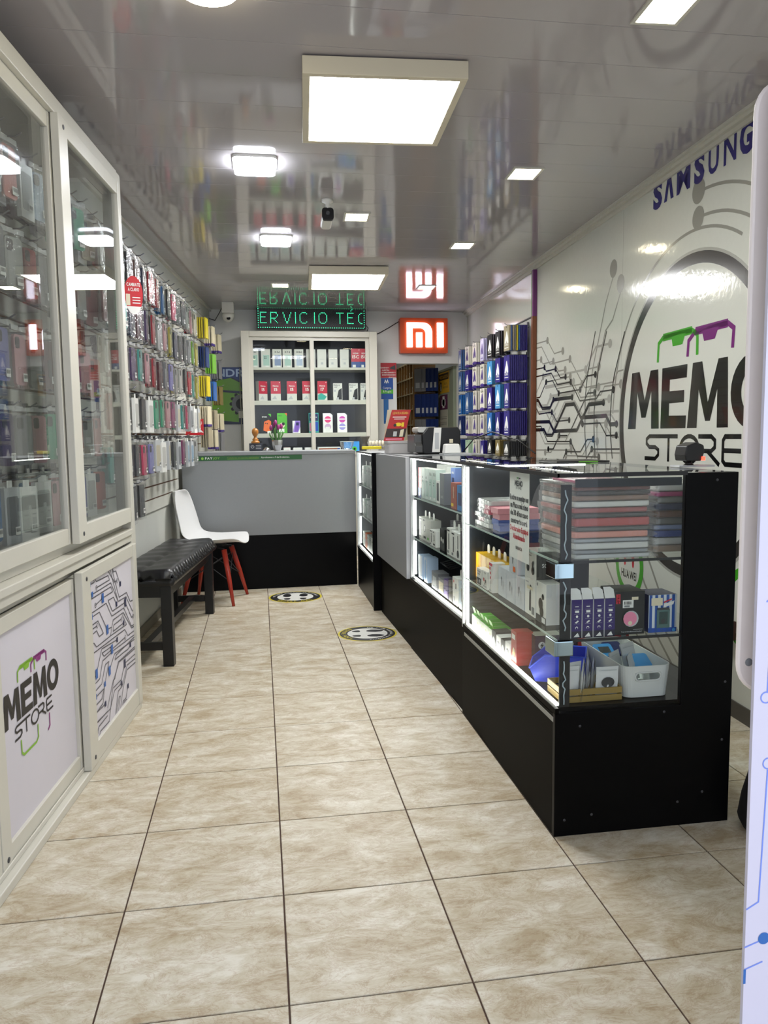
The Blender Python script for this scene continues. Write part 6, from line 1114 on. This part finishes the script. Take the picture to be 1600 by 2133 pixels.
for r in range(3):
    for q in range(5):
        col = 'grey' if (r == 0 and q < 2) or (r == 2 and q < 2) else 'dark blue'; me, _ = packet_mesh(col, Fr((0, 0, 0), (.75, -.66, 0)) if 'FST' not in globals() else FST, .26, False)
        if 'FST' not in globals(): FST = Fr((0, 0, 0), (.62, -.78, 0)); me, _ = packet_mesh(col, FST, .26, False)
        p = bpy.data.objects.new('accessory_packet', me); COL.objects.link(p); p.location = (1.80+.042*q, 8.80-.028*q, 1.93-.285*r)
        tag(p, '%s packet hanging in store room, %s from left, %s row' % (col, ORD[q], ('top', 'middle', 'bottom')[r]), 'packet', 'packets in the store room'); d = MB().rect(FST, -.03, .03, -.22, -.16, .0112, LGREY).obj('print', p)
    Ps(MB().tube([(1.79, YA-.012, 1.938-.285*r), (1.80, 8.80, 1.938-.285*r), (1.97, 8.70, 1.938-.285*r)], .003, STEEL, 6), 'hook')
dr = thing('store_door', 'open pale green store room door with yellow notice and calendar', 'door', (2.05, 8.55, 0)); DGN = M('door_pale_green', '8C937F', .5); Pd = lambda mb, n, **k: at0(mb.obj(n, dr, **k), dr); FD = Fr((2.045, 8.10, 0), (0, -1, 0))
Pd(MB().bx(FD, -.98, 0, .01, 1.90, -.035, 0, DGN), 'leaf'); fr2_ = MB()
for a0, a1, b0, b1 in ((-.98, 0, 1.878, 1.90), (-.98, -.92, .01, 1.878), (-.06, 0, .01, 1.878)): fr2_.bx(FD, a0, a1, b0, b1, 0, .012, DGN)
Pd(fr2_, 'frame')
n_ = MB().bx(FD, -.72, -.22, 1.64, 1.87, .0005, .004, M('notice_yellow', 'C79A1E', .4)).obj('yellow_notice'); tag(n_, 'yellow and black precaution notice on the store room door', 'notice'); c = MB(); c.rect(FD, -.70, -.24, 1.785, 1.855, .0045, BLACK); c.text(FD, 'PRECAUCION', -.47, 1.80, .035, M('notice_yellow', 'C79A1E', .4), .005, .40, 'c', True); c.disc(FD, -.60, 1.715, .0045, .055, BLACK, 18); c.disc(FD, -.60, 1.735, .005, .014, WHITE, 10); c.rect(FD, -.618, -.582, 1.67, 1.722, .005, WHITE)
c.text(FD, 'SOLO', -.38, 1.73, .022, INK, .0045, .12, 'c'); c.text(FD, 'PERSONAL', -.38, 1.69, .022, INK, .0045, .24, 'c'); c.obj('print', n_)
n_ = MB().bx(FD, -.66, -.30, 1.46, 1.62, .0005, .003, M('poster_plum', '5E2248', .4)).obj('purple_poster'); tag(n_, 'purple poster with white watch drawing on the store room door', 'poster'); c = MB(); c.rect(FD, -.57, -.39, 1.50, 1.57, .0035, WHITE); c.rect(FD, -.53, -.43, 1.475, 1.605, .0035, WHITE); c.text(FD, 'EMC', -.48, 1.52, .03, INK, .004, .11, 'c', True); c.obj('print', n_)
n_ = MB().bx(FD, -.66, -.30, 1.18, 1.455, .0005, .003, M('calendar_paper', 'B9B5A4', .6)).obj('wall_calendar'); tag(n_, 'paper wall calendar below the purple poster on store room door', 'calendar'); c = MB()
for q in range(4):
    c.rect(FD, -.64, -.32, 1.375-.06*q, 1.379-.06*q, .0035, INK)
    for a in range(5): c.rect(FD, -.62+.06*a, -.59+.06*a, 1.35-.06*q, 1.362-.06*q, .0035, DGREY)
c.obj('print', n_)
t = thing('round_light', 'unseen round ceiling lamp added to light the store room', 'ceiling light', (1.45, 9.2, 2.5)); Fd = Fr((0, 0, 0), (1, 0, 0), (0, -1, 0)); MB().lathe([(.11, 0), (.11, .02)], (0, 0, 0), WHITE, 24, Fd).obj('base', t); MB().lathe([(.10, .02), (.09, .04), (.001, .05)], (0, 0, 0), E('added_store_light', 'FFF1D8', 10.0), 24, Fd).obj('diffuser', t)  # out of view, added to brighten the store room

# ------------------------------------------------------------------ near the entrance, right
PW = M('corrugated_white', 'C6C3D3', .5, noise=.03, nscale=4); PBL = M('print_pale_blue_line', '6F86D6', .5); PBD = M('print_dark_blue', '2C62A8', .5)
FP = Fr((.662, .95, 0)); ep_ = thing('entrance_panel', 'white printed sheet with blue circuit lines at the right edge of the entrance', 'panel', (.90, .96, 0)); Pp = lambda mb, n, **k: at0(mb.obj(n, ep_, **k), ep_)
Pp(MB().bx(FP, 0, .62, 0, 2.2, -.006, 0, PW), 'printed_sheet'); Pp(MB().rbx(Fr((.669, 1.0, 0)), 0, .45, .815, 1.665, -.008, 0, M('board_cream', 'ECE2DC', .4), .045, 6), 'rounded_board', bevel=.004)
Pp(MB().bx(Fr((.715, 1.0, 0)), 0, .35, .9, 1.6, 0, .044, WHITE_ALU), 'spacer')
sc_ = MB().lathe([(.006, 0), (.005, .0015), (.001, .002)], (0, 0, 0), MGREY, 12, Fr((.687, 1.0, .862))); Pp(sc_, 'screw'); c = MB()
def qx(x, y): return ((1500+x/1.883-1800)*0 + (x-104)*.000328, .345+(2133-(1000+y/1.883))*.000598)
for P in ([(188, 50), (150, 82)], [(188, 160), (146, 192)], [(190, 285), (172, 300), (165, 592)], [(176, 640), (192, 658)], [(180, 942), (160, 1555), (103, 1586)], [(180, 1738), (165, 1745), (100, 1766)], [(190, 1843), (104, 1872)]): c.line(FP, [qx(*p) for p in P], .0022, .0004, PBL)
for x, y in ((160, 615), (181, 914)): a, b = qx(x, y); c.ring(FP, a, b, .0005, .0068, .0086, PBL, 22)
a, b = qx(192, 1732); c.disc(FP, a, b, .0006, .009, PBD, 18); a, b = qx(106, 1905); c.rect(FP, a-.002, a+.002, b-.011, b+.011, .0006, PBD)
for x0, z0 in ((.10, .3), (.22, .6), (.16, 1.0), (.35, .4), (.30, 1.3), (.45, .9)): c.line(FP, [(x0, z0), (x0, z0+.35), (x0+.08, z0+.42), (x0+.08, z0+.6)], .0025, .0004, PBL); c.ring(FP, x0, z0-.009, .0005, .0068, .0088, PBL, 18)
Pp(c, 'circuit_print')
t = MB().lathe([(.10, 0), (.115, .03), (.105, .10), (.085, .18), (.075, .25), (.05, .275), (.002, .28)], (0, 0, 0), M('black_cloth', '131217', .8), 20).obj('cloth_bag', loc=(1.505, 2.02, .0006)); tag(t, 'slumped black cloth bag on the floor right of the front case', 'bag'); MB().tube([(-.04, 0, .26), (-.03, 0, .33), (.03, 0, .33), (.04, 0, .26)], .006, M('black_cloth', '131217', .8), 8).obj('strap', t)
BRN = M('bracket_brown', '4A2A20', .5)
for s_, z0, l in ((-.10, .305, 'small brown bracket with cream bands low on the right wall'), (.0, 2.27, 'small brown bracket with cream bands high on the right wall')):
    t = thing('wall_bracket', l, 'bracket', FR(s_, z0, 0)); MB().lathe([(.014, 0), (.016, .006), (.016, .115), (.014, .12)], FQ(0, 0, .03)+Vector((0, 0, 0)), BRN, 14).obj('post', t); MB().bx(FQ, -.006, .006, .02, .10, .0005, .03, BRN).obj('plate', t)
    for z in (.008, .094): MB().lathe([(.0165, 0), (.0165, .02)], FQ(0, z, .03), CREAM, 14).obj('band', t)
